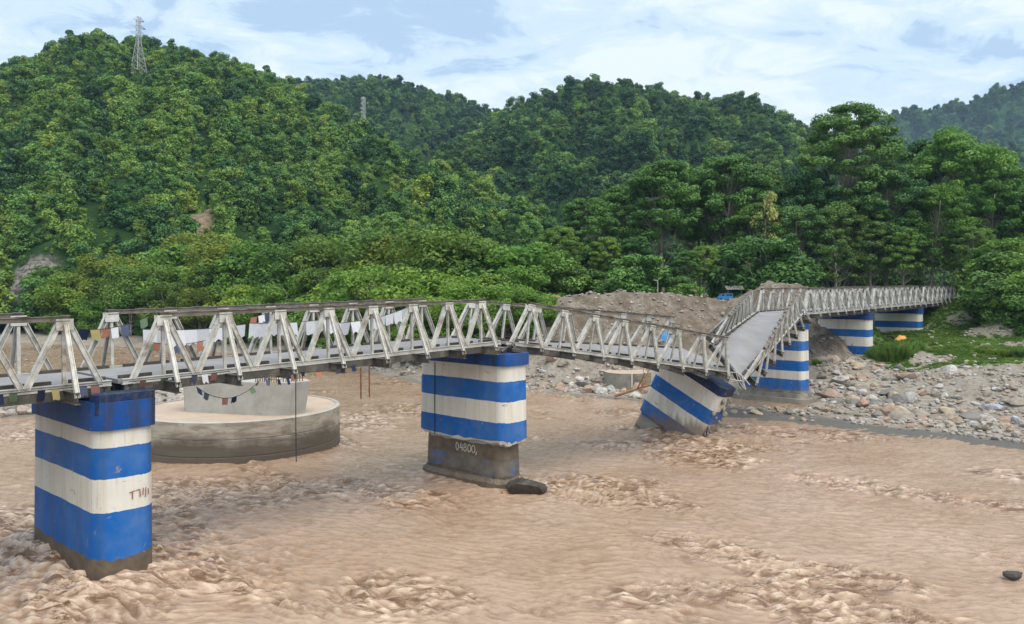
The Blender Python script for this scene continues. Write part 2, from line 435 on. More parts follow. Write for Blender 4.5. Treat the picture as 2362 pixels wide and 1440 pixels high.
def ground_mat():
    m, nt, b, out = mat('river_gravel_and_soil')
    v = coords(nt, 'World')
    n = noise(nt, v, 0.35, 7, 0.65); f = noise(nt, v, 2.2, 8, 0.75)
    c = mixc(nt, rampf(nt, n, [(0.35, 0.0), (0.65, 1.0)]), (0.235, 0.200, 0.160), (0.31, 0.285, 0.25))
    vor = N(nt, 'ShaderNodeTexVoronoi'); vor.inputs['Scale'].default_value = 2.6; vor.inputs['Randomness'].default_value = 1.0
    nt.links.new(v, vor.inputs['Vector'])
    peb = rampf(nt, vor.outputs['Distance'], [(0.12, 1.0), (0.3, 0.0)])
    sepc = N(nt, 'ShaderNodeSeparateColor'); nt.links.new(vor.outputs['Color'], sepc.inputs[0])
    peb = mth(nt, 'MULTIPLY', peb, mth(nt, 'MULTIPLY', sepc.outputs[0], 0.8))
    c = mixc(nt, peb, c, (0.44, 0.41, 0.36))
    c = mixc(nt, rampf(nt, f, [(0.48, 0.0), (0.66, 0.75)]), c, (0.085, 0.065, 0.045))
    c = mixc(nt, mth(nt, 'MULTIPLY', attr(nt, 'mound'), rampf(nt, noise(nt, coords(nt, 'World', (1, 1, 0.35)), 0.8, 8, 0.7, 0.5), [(0.36, 0.25), (0.58, 1.0)])), c, mixc(nt, f, (0.060, 0.046, 0.034), (0.165, 0.130, 0.095)))
    c = mixc(nt, attr(nt, 'mud'), c, mixc(nt, f, (0.085, 0.082, 0.076), (0.15, 0.145, 0.135)))
    g = mth(nt, 'MULTIPLY', attr(nt, 'green'), rampf(nt, f, [(0.32, 0.2), (0.5, 1.0)]))
    c = mixc(nt, g, c, mixc(nt, n, (0.055, 0.115, 0.022), (0.11, 0.19, 0.035)))
    nt.links.new(c, b.inputs['Base Color']); b.inputs['Roughness'].default_value = 0.9; b.inputs['Specular IOR Level'].default_value = 0.2
    bump(nt, b, mth(nt, 'ADD', f, mth(nt, 'MULTIPLY', peb, 0.6)), 0.9, 0.12)
    return m
M['ground'] = ground_mat()
def green_mask(x, y):
    s = (x - AX) * DX + (y - AY) * DY
    g1 = sstep(75, 80, y - 0.05 * x) * sstep(38, 43, x) * sstep(-0.15, 0.15, fbm(x / 6, y / 6, 3) + 0.28)
    hp = np.hypot((x - 62) / 5.0, (y - 98) / 3.6) < 1.0
    g1 = np.where(hp, g1 * 0.1, g1)
    g2 = sstep(104, 112, y) * sstep(-4, 2, x)
    g3 = sstep(5, 14, shore_dist(x, y)) * sstep(-2, -8, x)
    return np.clip(np.maximum(np.maximum(g1, g2 * 0.9), g3), 0, 1)

ys = np.concatenate([np.arange(28, 130, 0.42), np.arange(130, 300, 3.0), np.array([320, 400, 600, 1000, 2000, 6000, 14000.])])
us = np.linspace(-1.25, 1.25, 520)
Yg, Ug = np.meshgrid(ys, us, indexing='ij'); Xg = Ug * (Yg + 10)
Zg = ground_z(Xg, np.minimum(Yg, 280))
Zg = np.where(Yg > 310, -9.0, Zg)
gm = green_mask(Xg, Yg)
sd = shore_dist(Xg, Yg)
mudm = (sstep(4.0, 3.0, sd + 0.8 * fbm(Xg / 4, Yg / 4, 2)) * sstep(14, 20, Xg) + 0.6 * sstep(0.7, 0.0, sd)) * (Yg < 120)
ground = np_mesh('ground', np.stack([Xg, Yg, Zg], -1).reshape(-1, 3), grid_quads(len(ys), len(us)), M['ground'],
                 attrs={'green': gm, 'mud': np.clip(mudm, 0, 1), 'mound': sstep(84, 88, Yg) * sstep(-9, -2, Xg) * sstep(60, 46, Xg) * sstep(-8.5, -6.5, Zg)})
tag(ground, kind='structure')

mbv = MB(); mbv.add([(-9000, -9000, -15), (9000, -9000, -15), (9000, 16000, -15), (-9000, 16000, -15)], [(0, 1, 2, 3)])
valley = mbv.build('valley_floor', simple('valley_soil', (0.11, 0.095, 0.06), 0.9, 0.3, 0.05, bmp=0)); tag(valley, kind='structure')
mbv = MB(); mbv.add([(-400, -400, -3), (400, -400, -3), (400, -14, -7), (60, -9, -8), (-60, -9, -8), (-400, -14, -7), (-400, -8, -12.5), (400, -8, -12.5)], [(0, 1, 2, 3, 4, 5), (5, 4, 3, 2, 7, 6)])
nb = mbv.build('near_bank_ground', simple('near_bank_soil', (0.10, 0.12, 0.05), 0.9, 0.3, 0.3, bmp=0)); tag(nb, kind='structure')
# the flooded river: a displaced surface with choppy standing waves
PIERS_AT = {}      # name -> near-truss joint (X, Y)
JT = {'a': -0.041, 'b': 0.485, 'c': 0.995, 'd': 1.588, 'e': 2.11, 'f': 2.656, 'g': 3.2}
def joint(t, lateral=0.0):
    s = t * 28.5 / DY
    return Vector((AX + DX * s - DY * lateral, AY + DY * s + DX * lateral))
W_BR = 4.7
pier_c = [joint(JT['a'], W_BR / 2), joint(JT['b'], W_BR / 2)]
CAIS = (-17.7, 51.0, 6.3)
P3C = Vector((12.6, 57.0))
def river_z(x, y):
    base = WZ + 0.55 * sstep(3, -12, x) * sstep(62, 34, y)
    fa, fb = x * 0.80 - y * 0.60, x * 0.60 + y * 0.80      # along and across the current
    pat = fbm(fa / 13 + 4.2, fb / 6.5 - 1.7, 4, 0.55)
    turb = 0.08 + 1.0 * sstep(0.0, 0.50, pat)
    fade = 1.0 / (1.0 + (np.maximum(y, 20) / 75.0) ** 2)
    # churn round the piers
    pile = 0; near = np.full(np.shape(x), 9.0)
    for c, a, r in ((pier_c[0], 0.5, 3.4), (pier_c[1], 0.08, 3.8), (P3C, 0.25, 4.0)):
        lx = (x - c.x) * DX + (y - c.y) * DY; ly = -(x - c.x) * DY + (y - c.y) * DX
        q = np.hypot(np.maximum(np.abs(lx) - 1.0, 0), np.maximum(np.abs(ly) - 3.2, 0))
        near = np.minimum(near, q)
        pile = pile + a * np.exp(-(q / (r * 0.42)) ** 2); turb = turb + 0.6 * (a / 0.5) * np.exp(-((q - 1.2) / r) ** 2)
    q = np.hypot(x - CAIS[0], y - CAIS[1]) - CAIS[2]
    pile = pile + 0.3 * np.exp(-(q / 1.5) ** 2)
    # wake tongues running downstream (towards the lower right)
    wx = x + 0.8 * noise2(x / 3.1, y / 3.1); wy = y + 0.8 * noise2(x / 3.3 + 9, y / 3.3)
    ca_, cb_ = wx * 0.95 - wy * 0.31, wx * 0.31 + wy * 0.95
    def rid(sx, sy, ox): return 1 - np.abs(noise2(ca_ / sx + ox, cb_ / sy - ox)) * 2.2
    def sm(sx, sy, ox): return noise2(ca_ / sx + ox, cb_ / sy - ox)
    h = 0.14 * turb * (rid(4.6, 1.9, 1.3) - 0.5) + 0.13 * turb * (rid(2.2, 0.9, 7.9) - 0.45)
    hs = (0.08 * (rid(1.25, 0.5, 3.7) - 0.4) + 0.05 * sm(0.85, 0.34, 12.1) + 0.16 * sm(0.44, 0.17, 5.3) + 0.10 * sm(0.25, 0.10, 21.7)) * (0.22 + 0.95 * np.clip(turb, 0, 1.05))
    h = h + (0.05 + 0.12 * turb) * (rid(1.25, 0.5, 3.7) - 0.4) + (0.035 + 0.075 * turb) * sm(0.85, 0.34, 12.1) + (0.030 + 0.070 * np.minimum(turb, 1)) * sm(0.44, 0.17, 5.3) + (0.010 + 0.026 * np.minimum(turb, 1)) * sm(0.25, 0.10, 21.7)
    h = h + 0.10 * fbm(x / 6, y / 5, 2)
    return base + pile + h * (0.35 + 0.65 * fade) * 0.78, turb, h, hs, near
yr = [-6.0, 2.0, 9.0, 14.0]
while yr[-1] < 66: yr.append(yr[-1] + max(0.03, 0.000092 * yr[-1] ** 2))
while yr[-1] < 190: yr.append(yr[-1] + 0.55)
yr = np.array(yr + [205, 240, 300.])
ur = np.linspace(-1.0, 1.0, 820)
Yr, Ur = np.meshgrid(yr, ur, indexing='ij'); Xr = Ur * (Yr + 14) * 0.95
Zr, Tr, Hr, Hs, Nr = river_z(Xr, Yr)
foam = np.clip((Tr - 0.35) * 1.2, 0, 1) * sstep(0.05, 0.45, Hr + 0.12 * noise2(Xr * 3, Yr * 3))
foam = np.clip(foam + 0.55 * np.exp(-(Nr / 0.9) ** 2) * sstep(-0.1, 0.3, noise2(Xr * 2.2, Yr * 2.2) + 0.15), 0, 1)
def river_mat():
    m, nt, b, out = mat('silty_flood_water')
    v = coords(nt, 'World'); vs = coords(nt, 'World', (1, 1, 0.3))
    n = noise(nt, v, 0.16, 5, 0.6); f = noise(nt, vs, 2.4, 8, 0.7, 0.6)
    c = mixc(nt, rampf(nt, n, [(0.35, 0.0), (0.68, 1.0)]), (0.335, 0.228, 0.155), (0.410, 0.300, 0.220))
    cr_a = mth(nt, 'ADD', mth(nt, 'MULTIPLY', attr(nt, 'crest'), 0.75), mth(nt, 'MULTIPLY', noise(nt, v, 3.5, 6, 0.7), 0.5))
    c = mixc(nt, rampf(nt, cr_a, [(0.24, 0.75), (0.62, 0.0)]), c, (0.165, 0.095, 0.055))  # wave shading put into the base colour: troughs darkened
    c = mixc(nt, rampf(nt, cr_a, [(0.72, 0.0), (1.05, 0.7)]), c, (0.60, 0.475, 0.365))  # crests lightened in colour, for contrast the sky reflection would give
    fm = mth(nt, 'MULTIPLY', attr(nt, 'foam'), rampf(nt, f, [(0.40, 0.05), (0.60, 1.0)]))
    c = mixc(nt, fm, c, (0.66, 0.53, 0.41))
    vr = N(nt, 'ShaderNodeMapping'); vr.inputs['Rotation'].default_value = (0, 0, 0.30); vr.inputs['Scale'].default_value = (0.42, 1.35, 1)
    nt.links.new(v, vr.inputs[0])
    dn = rampf(nt, noise(nt, vr.outputs[0], 2.1, 8, 0.72, 0.7), [(0.48, 0.0), (0.59, 1.0)])
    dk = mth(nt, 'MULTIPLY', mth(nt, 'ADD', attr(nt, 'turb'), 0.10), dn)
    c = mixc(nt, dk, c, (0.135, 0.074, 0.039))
    nt.links.new(c, b.inputs['Base Color']); b.inputs['Roughness'].default_value = 0.05; b.inputs['IOR'].default_value = 1.38
    b.inputs['Specular IOR Level'].default_value = 0.5
    rp = noise(nt, vr.outputs[0], 3.2, 3, 0.6, 0.5)
    rp = mth(nt, 'SUBTRACT', 1.0, mth(nt, 'MULTIPLY', mth(nt, 'ABSOLUTE', mth(nt, 'SUBTRACT', rp, 0.5)), 5.0))
    bump(nt, b, mth(nt, 'ADD', mth(nt, 'MULTIPLY', f, 0.9), mth(nt, 'MULTIPLY', rp, 0.3)), 0.45, 0.10)
    return m
M['river'] = river_mat()
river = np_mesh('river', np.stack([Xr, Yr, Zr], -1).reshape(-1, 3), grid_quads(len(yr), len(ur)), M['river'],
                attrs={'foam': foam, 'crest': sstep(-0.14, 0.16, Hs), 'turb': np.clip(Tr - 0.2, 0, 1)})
tag(river, kind='structure')

# ------------------------------------------------------------------ hills
def hill(name, ctrl, nu, nv, amp, seed, back=1.35, gully=40.0, power=0.85):
    """ctrl rows: (px, py of the bare crest, crest depth, base depth, base z). Lofted ground from base over the crest."""
    c = np.array(ctrl, float)
    t = np.linspace(c[0, 0], c[-1, 0], nu)
    py, dc, db, zb = (np.interp(t, c[:, 0], c[:, k]) for k in (1, 2, 3, 4))
    # crest shape gets a gentle smoothing
    k = np.ones(5) / 5; py = np.convolve(np.pad(py, 2, 'edge'), k, 'valid')
    r = (t - CX) / FPX
    cx, cy, cz = r * dc, dc, -(py - HY) / FPX * dc
    bx, by = r * db, db
    v = np.concatenate([np.linspace(0, 1, nv), 1 + np.linspace(0.05, back - 1, 10)])
    V, _ = np.meshgrid(v, t, indexing='ij')
    X = bx + (cx - bx) * V; Y = by + (cy - by) * V
    prof = np.where(V <= 1, np.sin(np.clip(V, 0, 1) * math.pi / 2) ** power * 0.5 + 0.5 * V, 1 - (np.maximum(V, 1) - 1) * 1.1)
    Z = zb + (cz - zb) * prof
    w = np.sin(np.clip(V, 0, 1) * math.pi) ** 0.7
    rdg = (0.5 - np.abs(noise2(X / gully + seed, Y / (gully * 1.6) + seed))) * 2
    Z = Z + amp * w * (0.7 * rdg + 0.6 * fbm(X / 23 + seed, Y / 30, 3))
    return X, Y, Z, V

HILLS = []
HILLS.append(('hill', hill('hill', [
    (-700, 338, 420, 190, -8), (-300, 258, 420, 170, -8), (0, 198, 415, 165, -8), (110, 158, 415, 165, -8), (200, 123, 420, 165, -8), (320, 154, 425, 165, -8),
    (430, 166, 425, 165, -8), (560, 193, 415, 165, -8), (680, 260, 400, 168, -8), (800, 338, 370, 170, -8), (930, 391, 340, 175, -8),
    (1050, 434, 310, 180, -7), (1150, 490, 285, 185, -6), (1250, 580, 260, 190, -4), (1330, 660, 240, 195, -3)], 220, 120, 13, 2.7), 'green hill rising behind the river bank'))
HILLS.append(('hill', hill('hill', [
    (450, 230, 850, 420, -5), (640, 225, 840, 420, -5), (760, 205, 830, 420, -5), (880, 200, 820, 420, -5), (950, 225, 800, 420, -5), (1040, 245, 790, 420, -5),
    (1130, 270, 780, 420, -5), (1220, 300, 770, 430, -5), (1400, 380, 760, 440, -5)], 130, 70, 16, 8.1), ''))
HILLS.append(('hill', hill('hill', [
    (1000, 381, 560, 300, -3), (1130, 311, 570, 290, -3), (1200, 281, 580, 280, -3), (1270, 253, 590, 270, -3), (1340, 231, 600, 265, -3), (1420, 224, 600, 260, -3),
    (1500, 243, 600, 260, -3), (1600, 269, 595, 260, -3), (1700, 271, 590, 260, -3), (1780, 293, 585, 260, -3), (1870, 341, 575, 260, -3),
    (1960, 401, 560, 265, -3), (2100, 471, 540, 270, -3), (2400, 561, 520, 280, -3), (2700, 560, 520, 280, -3)], 200, 90, 15, 5.5), ''))
HILLS.append(('hill', hill('hill', [
    (1900, 330, 1650, 900, -5), (2050, 283, 1650, 900, -5), (2110, 268, 1650, 900, -5), (2180, 262, 1650, 900, -5), (2240, 252, 1650, 900, -5), (2300, 218, 1650, 900, -5),
    (2362, 212, 1650, 900, -5), (2480, 190, 1650, 900, -5), (2700, 210, 1650, 900, -5), (2900, 260, 1650, 900, -5)], 90, 50, 30, 1.9, gully=90), ''))
HILLS.append(('hill', hill('hill', [
    (1950, 420, 900, 520, -5), (2080, 360, 900, 520, -5), (2180, 335, 900, 520, -5), (2260, 350, 900, 520, -5), (2362, 370, 900, 520, -5), (2600, 330, 900, 520, -5), (2900, 350, 900, 520, -5)], 90, 50, 18, 6.4, gully=60), ''))

def hill_mat():
    m, nt, b, out = mat('hill_soil_under_scrub')
    v = coords(nt, 'World')
    n = noise(nt, v, 0.12, 6, 0.65); f = noise(nt, v, 0.9, 6, 0.7)
    c = mixc(nt, rampf(nt, n, [(0.4, 0.0), (0.62, 1.0)]), (0.018, 0.045, 0.014), (0.035, 0.080, 0.020))
    c = mixc(nt, attr(nt, 'meadow'), c, mixc(nt, f, (0.085, 0.175, 0.030), (0.16, 0.27, 0.055)))
    c = mixc(nt, attr(nt, 'soil'), c, mixc(nt, rampf(nt, f, [(0.38, 0.0), (0.62, 1.0)]), (0.15, 0.11, 0.075), (0.30, 0.215, 0.15)))
    c = mixc(nt, attr(nt, 'rocky'), c, mixc(nt, rampf(nt, f, [(0.42, 0.0), (0.58, 1.0)]), (0.075, 0.068, 0.062), (0.26, 0.24, 0.22)))
    nt.links.new(c, b.inputs['Base Color']); b.inputs['Roughness'].default_value = 0.95; b.inputs['Specular IOR Level'].default_value = 0.1
    bump(nt, b, f, 1.0, 0.8)
    return m
M['hill'] = hill_mat()

def surf_at(X, Y, Z, V, px, py):
    with np.errstate(all='ignore'):
        qx = CX + FPX * X / Y; qy = HY - FPX * Z / Y
    k = np.argmin((qx - px) ** 2 + (qy - py) ** 2 + np.where(V > 1, 1e9, 0))
    return np.array([X.ravel()[k], Y.ravel()[k], Z.ravel()[k]])
def seg_d(X, Y, Z, a, b):
    d = b - a; L2 = (d ** 2).sum()
    t = np.clip(((X - a[0]) * d[0] + (Y - a[1]) * d[1] + (Z - a[2]) * d[2]) / L2, 0, 1)
    return np.sqrt((X - a[0] - t * d[0]) ** 2 + (Y - a[1] - t * d[1]) ** 2 + (Z - a[2] - t * d[2]) ** 2), t

forest_pts = []
h0 = HILLS[0][1]
SCARS = []   # (a, b, radius, kind) bare soil and grassy chutes on the first hill
def scar(p, q, r, kind): SCARS.append((surf_at(*h0, *p), surf_at(*h0, *q), r, kind))
scar((492, 478), (436, 545), 3.6, 'soil')
scar((474, 470), (420, 525), 1.5, 'meadow')
scar((90, 625), (30, 665), 4.2, 'rock')
scar((640, 606), (690, 624), 3.0, 'soil')
for hi, (nm, (X, Y, Z, V), lab) in enumerate(HILLS):
    soil = np.zeros_like(X); mead = np.zeros_like(X); rocky = np.zeros_like(X)
    if hi == 0:
        for a, b_, r, k in SCARS:
            d, t = seg_d(X, Y, Z, a, b_)
            msk = sstep(r * 1.25, r * 0.8, d + 1.6 * noise2(X / 4, Y / 4))
            if k == 'rock': rocky = np.maximum(rocky, msk)
            elif k == 'soil': soil = np.maximum(soil, msk)
            else: mead = np.maximum(mead, msk)
    o = np_mesh(nm, np.stack([X, Y, Z], -1).reshape(-1, 3), grid_quads(*X.shape), M['hill'], attrs={'soil': soil, 'meadow': mead, 'rocky': rocky})
    tag(o, kind='structure')

# ------------------------------------------------------------------ plants: leaf-cloud generator
def leaf_cloud(centres, radii, counts, size, rng, up=0.45, shell=0.45):
    """diamond-shaped leaf sprays spread through flattened clumps; returns verts (n*4,3)"""
    out = []
    for c, r, n in zip(centres, radii, counts):
        d = rng.normal(size=(n, 3)); d /= np.linalg.norm(d, axis=1)[:, None]
        rad = shell + (1 - shell) * rng.random(n) ** 0.6
        p = c + d * r * rad[:, None]
        nr = d * 0.7 + np.array([0, 0, up]) + rng.normal(size=(n, 3)) * 0.45
        nr /= np.linalg.norm(nr, axis=1)[:, None]
        a = np.cross(nr, rng.normal(size=(n, 3))); a /= np.linalg.norm(a, axis=1)[:, None] + 1e-9
        b_ = np.cross(nr, a)
        s = size * (0.55 + 0.9 * rng.random(n))[:, None]
        w = s * (0.42 + 0.25 * rng.random((n, 1)))
        dr = np.array([0, 0, -0.18]) * s
        out.append(np.stack([p - a * s + dr, p - b_ * w, p + a * s + dr, p + b_ * w], 1))
    return np.concatenate(out).reshape(-1, 3)
def cloud_mesh(name, v, m):
    q = np.arange(len(v)).reshape(-1, 4)
    return np_mesh(name, v, q, m, smooth=False, link=False)

def make_tree(seed, H, cb, R, nclump, nleaf, size, m, flat=0.42, top=0.55, trunk_r=None, crad=0.30, lean=0.03, multi=1):
    """trunk with limbs + crown; returns (trunk object, crown object), unlinked, base at z = 0"""
    rng = np.random.default_rng(seed)
    tr = trunk_r or H * 0.018
    mb = MB()
    cents, rads, cnts = [], [], []
    stems = []
    for k in range(multi):
        off = np.array([rng.normal() * 0.03 * H, rng.normal() * 0.03 * H, 0]) if multi > 1 else np.zeros(3)
        ln = rng.normal(size=2) * lean * H + (off[:2] * 2.5 if multi > 1 else 0)
        pts = [np.array([off[0] + ln[0] * t ** 1.4 + 0.012 * H * math.sin(4 * t + seed), off[1] + ln[1] * t ** 1.4 + 0.012 * H * math.cos(3 * t + seed), H * 0.93 * t]) for t in np.linspace(0, 1, 9)]
        stems.append(pts)
        rr = [tr / math.sqrt(multi) * (1.25 if i == 0 else 1.0) * (1 - 0.82 * i / 8) for i in range(9)]
        pts0 = [p.copy() for p in pts]; pts0[0][2] = -0.5
        mb.tube(pts0, rr, 7)
    for i in range(nclump):
        h = cb + (1 - cb) * rng.random() ** 0.9
        q = (h - cb) / (1 - cb)
        env = math.sqrt(max(0.05, 1 - ((q - 0.45) / 0.62) ** 2)) * (1 - (1 - top) * 0.35 * max(0, q - 0.6) / 0.4)
        a = rng.random() * 2 * math.pi
        rad = R * env * (0.25 + 0.75 * math.sqrt(rng.random()))
        pts = stems[i % len(stems)]
        k = max(1, min(7, int(h * 8 - 1.2)))
        base = pts[k]
        tip = np.array([pts[min(8, k + 1)][0] + rad * math.cos(a), pts[min(8, k + 1)][1] + rad * math.sin(a), h * H])
        mid = (base + tip) / 2 + np.array([0, 0, -0.04 * H * (1 - q)])
        lr = max(0.03, tr * 0.20 * (1 - 0.6 * q))
        mb.tube([base, mid, tip], [lr, lr * 0.6, lr * 0.25], 4, caps=False)
        cr = R * crad * (0.65 + 0.7 * rng.random())
        cents.append(tip); rads.append(np.array([cr, cr, cr * flat * (0.8 + 0.5 * rng.random())])); cnts.append(int(nleaf * (0.6 + 0.8 * rng.random())))
    tro = mb.build('trunk', M['bark'], smooth=True)
    COL.objects.unlink(tro)
    cro = cloud_mesh('crown', leaf_cloud(cents, rads, cnts, size, rng), m)
    return tro, cro

# forest crowns for the hills, scattered as one wooded mass per hill
def gn_scatter(name, pts, scl, rot, idx, tint, protos, label):
    me = bpy.data.meshes.new(name)
    me.vertices.add(len(pts)); me.vertices.foreach_set('co', np.asarray(pts, np.float32).ravel())
    for an, av, ty in (('scl', scl, 'FLOAT'), ('rot', rot, 'FLOAT'), ('idx', idx, 'INT'), ('tint', tint, 'FLOAT')):
        a = me.attributes.new(an, ty, 'POINT'); a.data.foreach_set('value', np.asarray(av, np.int32 if ty == 'INT' else np.float32).ravel())
    ob = bpy.data.objects.new(name, me); COL.objects.link(ob)
    ng = bpy.data.node_groups.new(name + '_scatter', 'GeometryNodeTree')
    ng.interface.new_socket('Geometry', in_out='INPUT', socket_type='NodeSocketGeometry')
    ng.interface.new_socket('Geometry', in_out='OUTPUT', socket_type='NodeSocketGeometry')
    gi = ng.nodes.new('NodeGroupInput'); go = ng.nodes.new('NodeGroupOutput')
    m2p = ng.nodes.new('GeometryNodeMeshToPoints'); ng.links.new(gi.outputs[0], m2p.inputs[0])
    iop = ng.nodes.new('GeometryNodeInstanceOnPoints'); ng.links.new(m2p.outputs[0], iop.inputs['Points'])
    col = bpy.data.collections.new(name + '_kinds')
    for p in protos: col.objects.link(p)
    ci = ng.nodes.new('GeometryNodeCollectionInfo'); ci.inputs['Collection'].default_value = col
    ci.inputs['Separate Children'].default_value = True; ci.inputs['Reset Children'].default_value = True
    ng.links.new(ci.outputs[0], iop.inputs['Instance']); iop.inputs['Pick Instance'].default_value = True
    def na(an, ty):
        n = ng.nodes.new('GeometryNodeInputNamedAttribute'); n.data_type = ty; n.inputs['Name'].default_value = an
        return n.outputs['Attribute']
    ng.links.new(na('idx', 'INT'), iop.inputs['Instance Index'])
    cr = ng.nodes.new('ShaderNodeCombineXYZ'); ng.links.new(na('rot', 'FLOAT'), cr.inputs[2])
    e2r = ng.nodes.new('FunctionNodeEulerToRotation'); ng.links.new(cr.outputs[0], e2r.inputs[0])
    ng.links.new(e2r.outputs[0], iop.inputs['Rotation'])
    ng.links.new(na('scl', 'FLOAT'), iop.inputs['Scale'])
    ng.links.new(iop.outputs[0], go.inputs[0])
    md = ob.modifiers.new('scatter', 'NODES'); md.node_group = ng
    tag(ob, label, name.replace('_', ' ') if len(name.split('_')) < 3 else 'forest', kind='stuff')
    return ob

def hill_crown(seed, h, r, n, size, lobes):
    rng = np.random.default_rng(seed)
    cs, rs, ns = [], [], []
    for k in range(lobes):
        a = rng.random() * 6.28; q = (k + 0.5 * rng.random()) / lobes
        rad = r * 0.75 * math.sqrt(rng.random()) * (1 - 0.45 * q)
        cs.append(np.array([rad * math.cos(a), rad * math.sin(a), h * (0.10 + 0.76 * q)]))
        cr = r * (0.32 + 0.22 * rng.random()) * (1 - 0.25 * q); rs.append(np.array([cr, cr, cr * 0.62])); ns.append(n // lobes)
    return cloud_mesh('crown_kind', leaf_cloud(cs, rs, ns, size, rng, up=0.6, shell=0.7), M['leaf_hill'])
hill_kinds = [hill_crown(40 + k, *p) for k, p in enumerate([(9, 4.6, 2600, 0.38, 17), (12, 5.2, 3000, 0.40, 22), (7, 5.8, 2600, 0.40, 18), (13, 4.2, 2600, 0.38, 24), (5.5, 3.8, 1700, 0.34, 12)])]
tall_kinds = [hill_crown(60 + k, *p) for k, p in enumerate([(13, 3.2, 2200, 0.36, 26), (10.5, 5.2, 2600, 0.38, 24)])]
kinds = hill_kinds + tall_kinds
for i, k in enumerate(kinds): k.name = 'crown_kind.%03d' % i
PYL = [surf_at(*h0, 320, 185), surf_at(*h0, 840, 330)]
def scatter_hill(hi, n, label, base_s, seed, vmax=1.06, tadd=0.0):
    X, Y, Z, V = HILLS[hi][1]
    rng = np.random.default_rng(seed)
    nv, nu = X.shape
    # area weights per cell
    ex = np.hypot(np.diff(X, axis=1)[:-1], np.diff(Y, axis=1)[:-1]); ey = np.sqrt(np.diff(X, axis=0)[:, :-1] ** 2 + np.diff(Y, axis=0)[:, :-1] ** 2 + np.diff(Z, axis=0)[:, :-1] ** 2)
    w = ex * ey; w = np.where(V[:-1, :-1] > vmax, 0, w); w = w.ravel() / w.sum()
    k = rng.choice(len(w), n, p=w); i, j = k // (nu - 1), k % (nu - 1)
    a, b_ = rng.random(n), rng.random(n)
    def bl(A): return (A[i, j] * (1 - a) * (1 - b_) + A[i + 1, j] * a * (1 - b_) + A[i, j + 1] * (1 - a) * b_ + A[i + 1, j + 1] * a * b_)
    x, y, z, v = bl(X), bl(Y), bl(Z), bl(V)
    keep = np.ones(n, bool); small = np.zeros(n, bool)
    if hi == 0:
        for pp in PYL:
            keep &= ~(np.hypot(x - pp[0], y - pp[1]) < 3.5); small |= (np.abs(x - pp[0] * y / pp[1]) < 4.5) & (y > pp[1] - 30) & (y < pp[1] + 6)
        for sa, sb, r, kd in SCARS:
            d, t = seg_d(x, y, z, sa, sb)
            keep &= ~(d < r * (0.5 if kd == 'meadow' else 1.0)); small |= d < r * 1.7
    x, y, z, v, small = x[keep], y[keep], z[keep], v[keep], small[keep]
    n = len(x)
    t = fbm(x / 28 + 3, y / 28, 3)
    s = base_s * (0.48 + 1.05 * rng.random(n) ** 2.0) * (1 + 0.25 * np.clip(fbm(x / 40, y / 40 + 7, 2), -1, 1))
    s = np.where(small, s * 0.42, s)
    scrub = rng.random(n) < 0.34; s = np.where(scrub, s * 0.42, s)
    idx = rng.integers(0, 5, n)
    tallm = (rng.random(n) < 0.05) | ((v > 0.93) & (rng.random(n) < 0.12))
    idx = np.where(tallm & ~small & ~scrub, rng.integers(5, 7, n), idx)
    tint = np.clip(0.45 + 0.55 * t + 0.22 * rng.normal(size=n), 0, 1.1)
    tint = np.clip(tint + tadd, 0, 1.1)
    gn_scatter('forest', np.stack([x, y, z - 0.8 * s], -1), s, rng.random(n) * 6.28, idx, tint, kinds, label)
scatter_hill(0, 17000, 'dense green forest covering the nearest hill below the tall pylon', 0.60, 1, tadd=0.16)
scatter_hill(1, 8000, 'dark forest along the low saddle ridge between the two main hills', 0.80, 2, tadd=-0.14)
scatter_hill(2, 13000, 'deep green forest on the rounded hill behind the riverside grove', 0.76, 3, tadd=-0.10)
scatter_hill(3, 5000, 'hazy blue forest on the farthest hill beyond the grove', 1.5, 4, tadd=-0.3)
scatter_hill(4, 3500, 'bluish green forest on the low hill behind the riverside trees', 1.0, 6, tadd=-0.2)

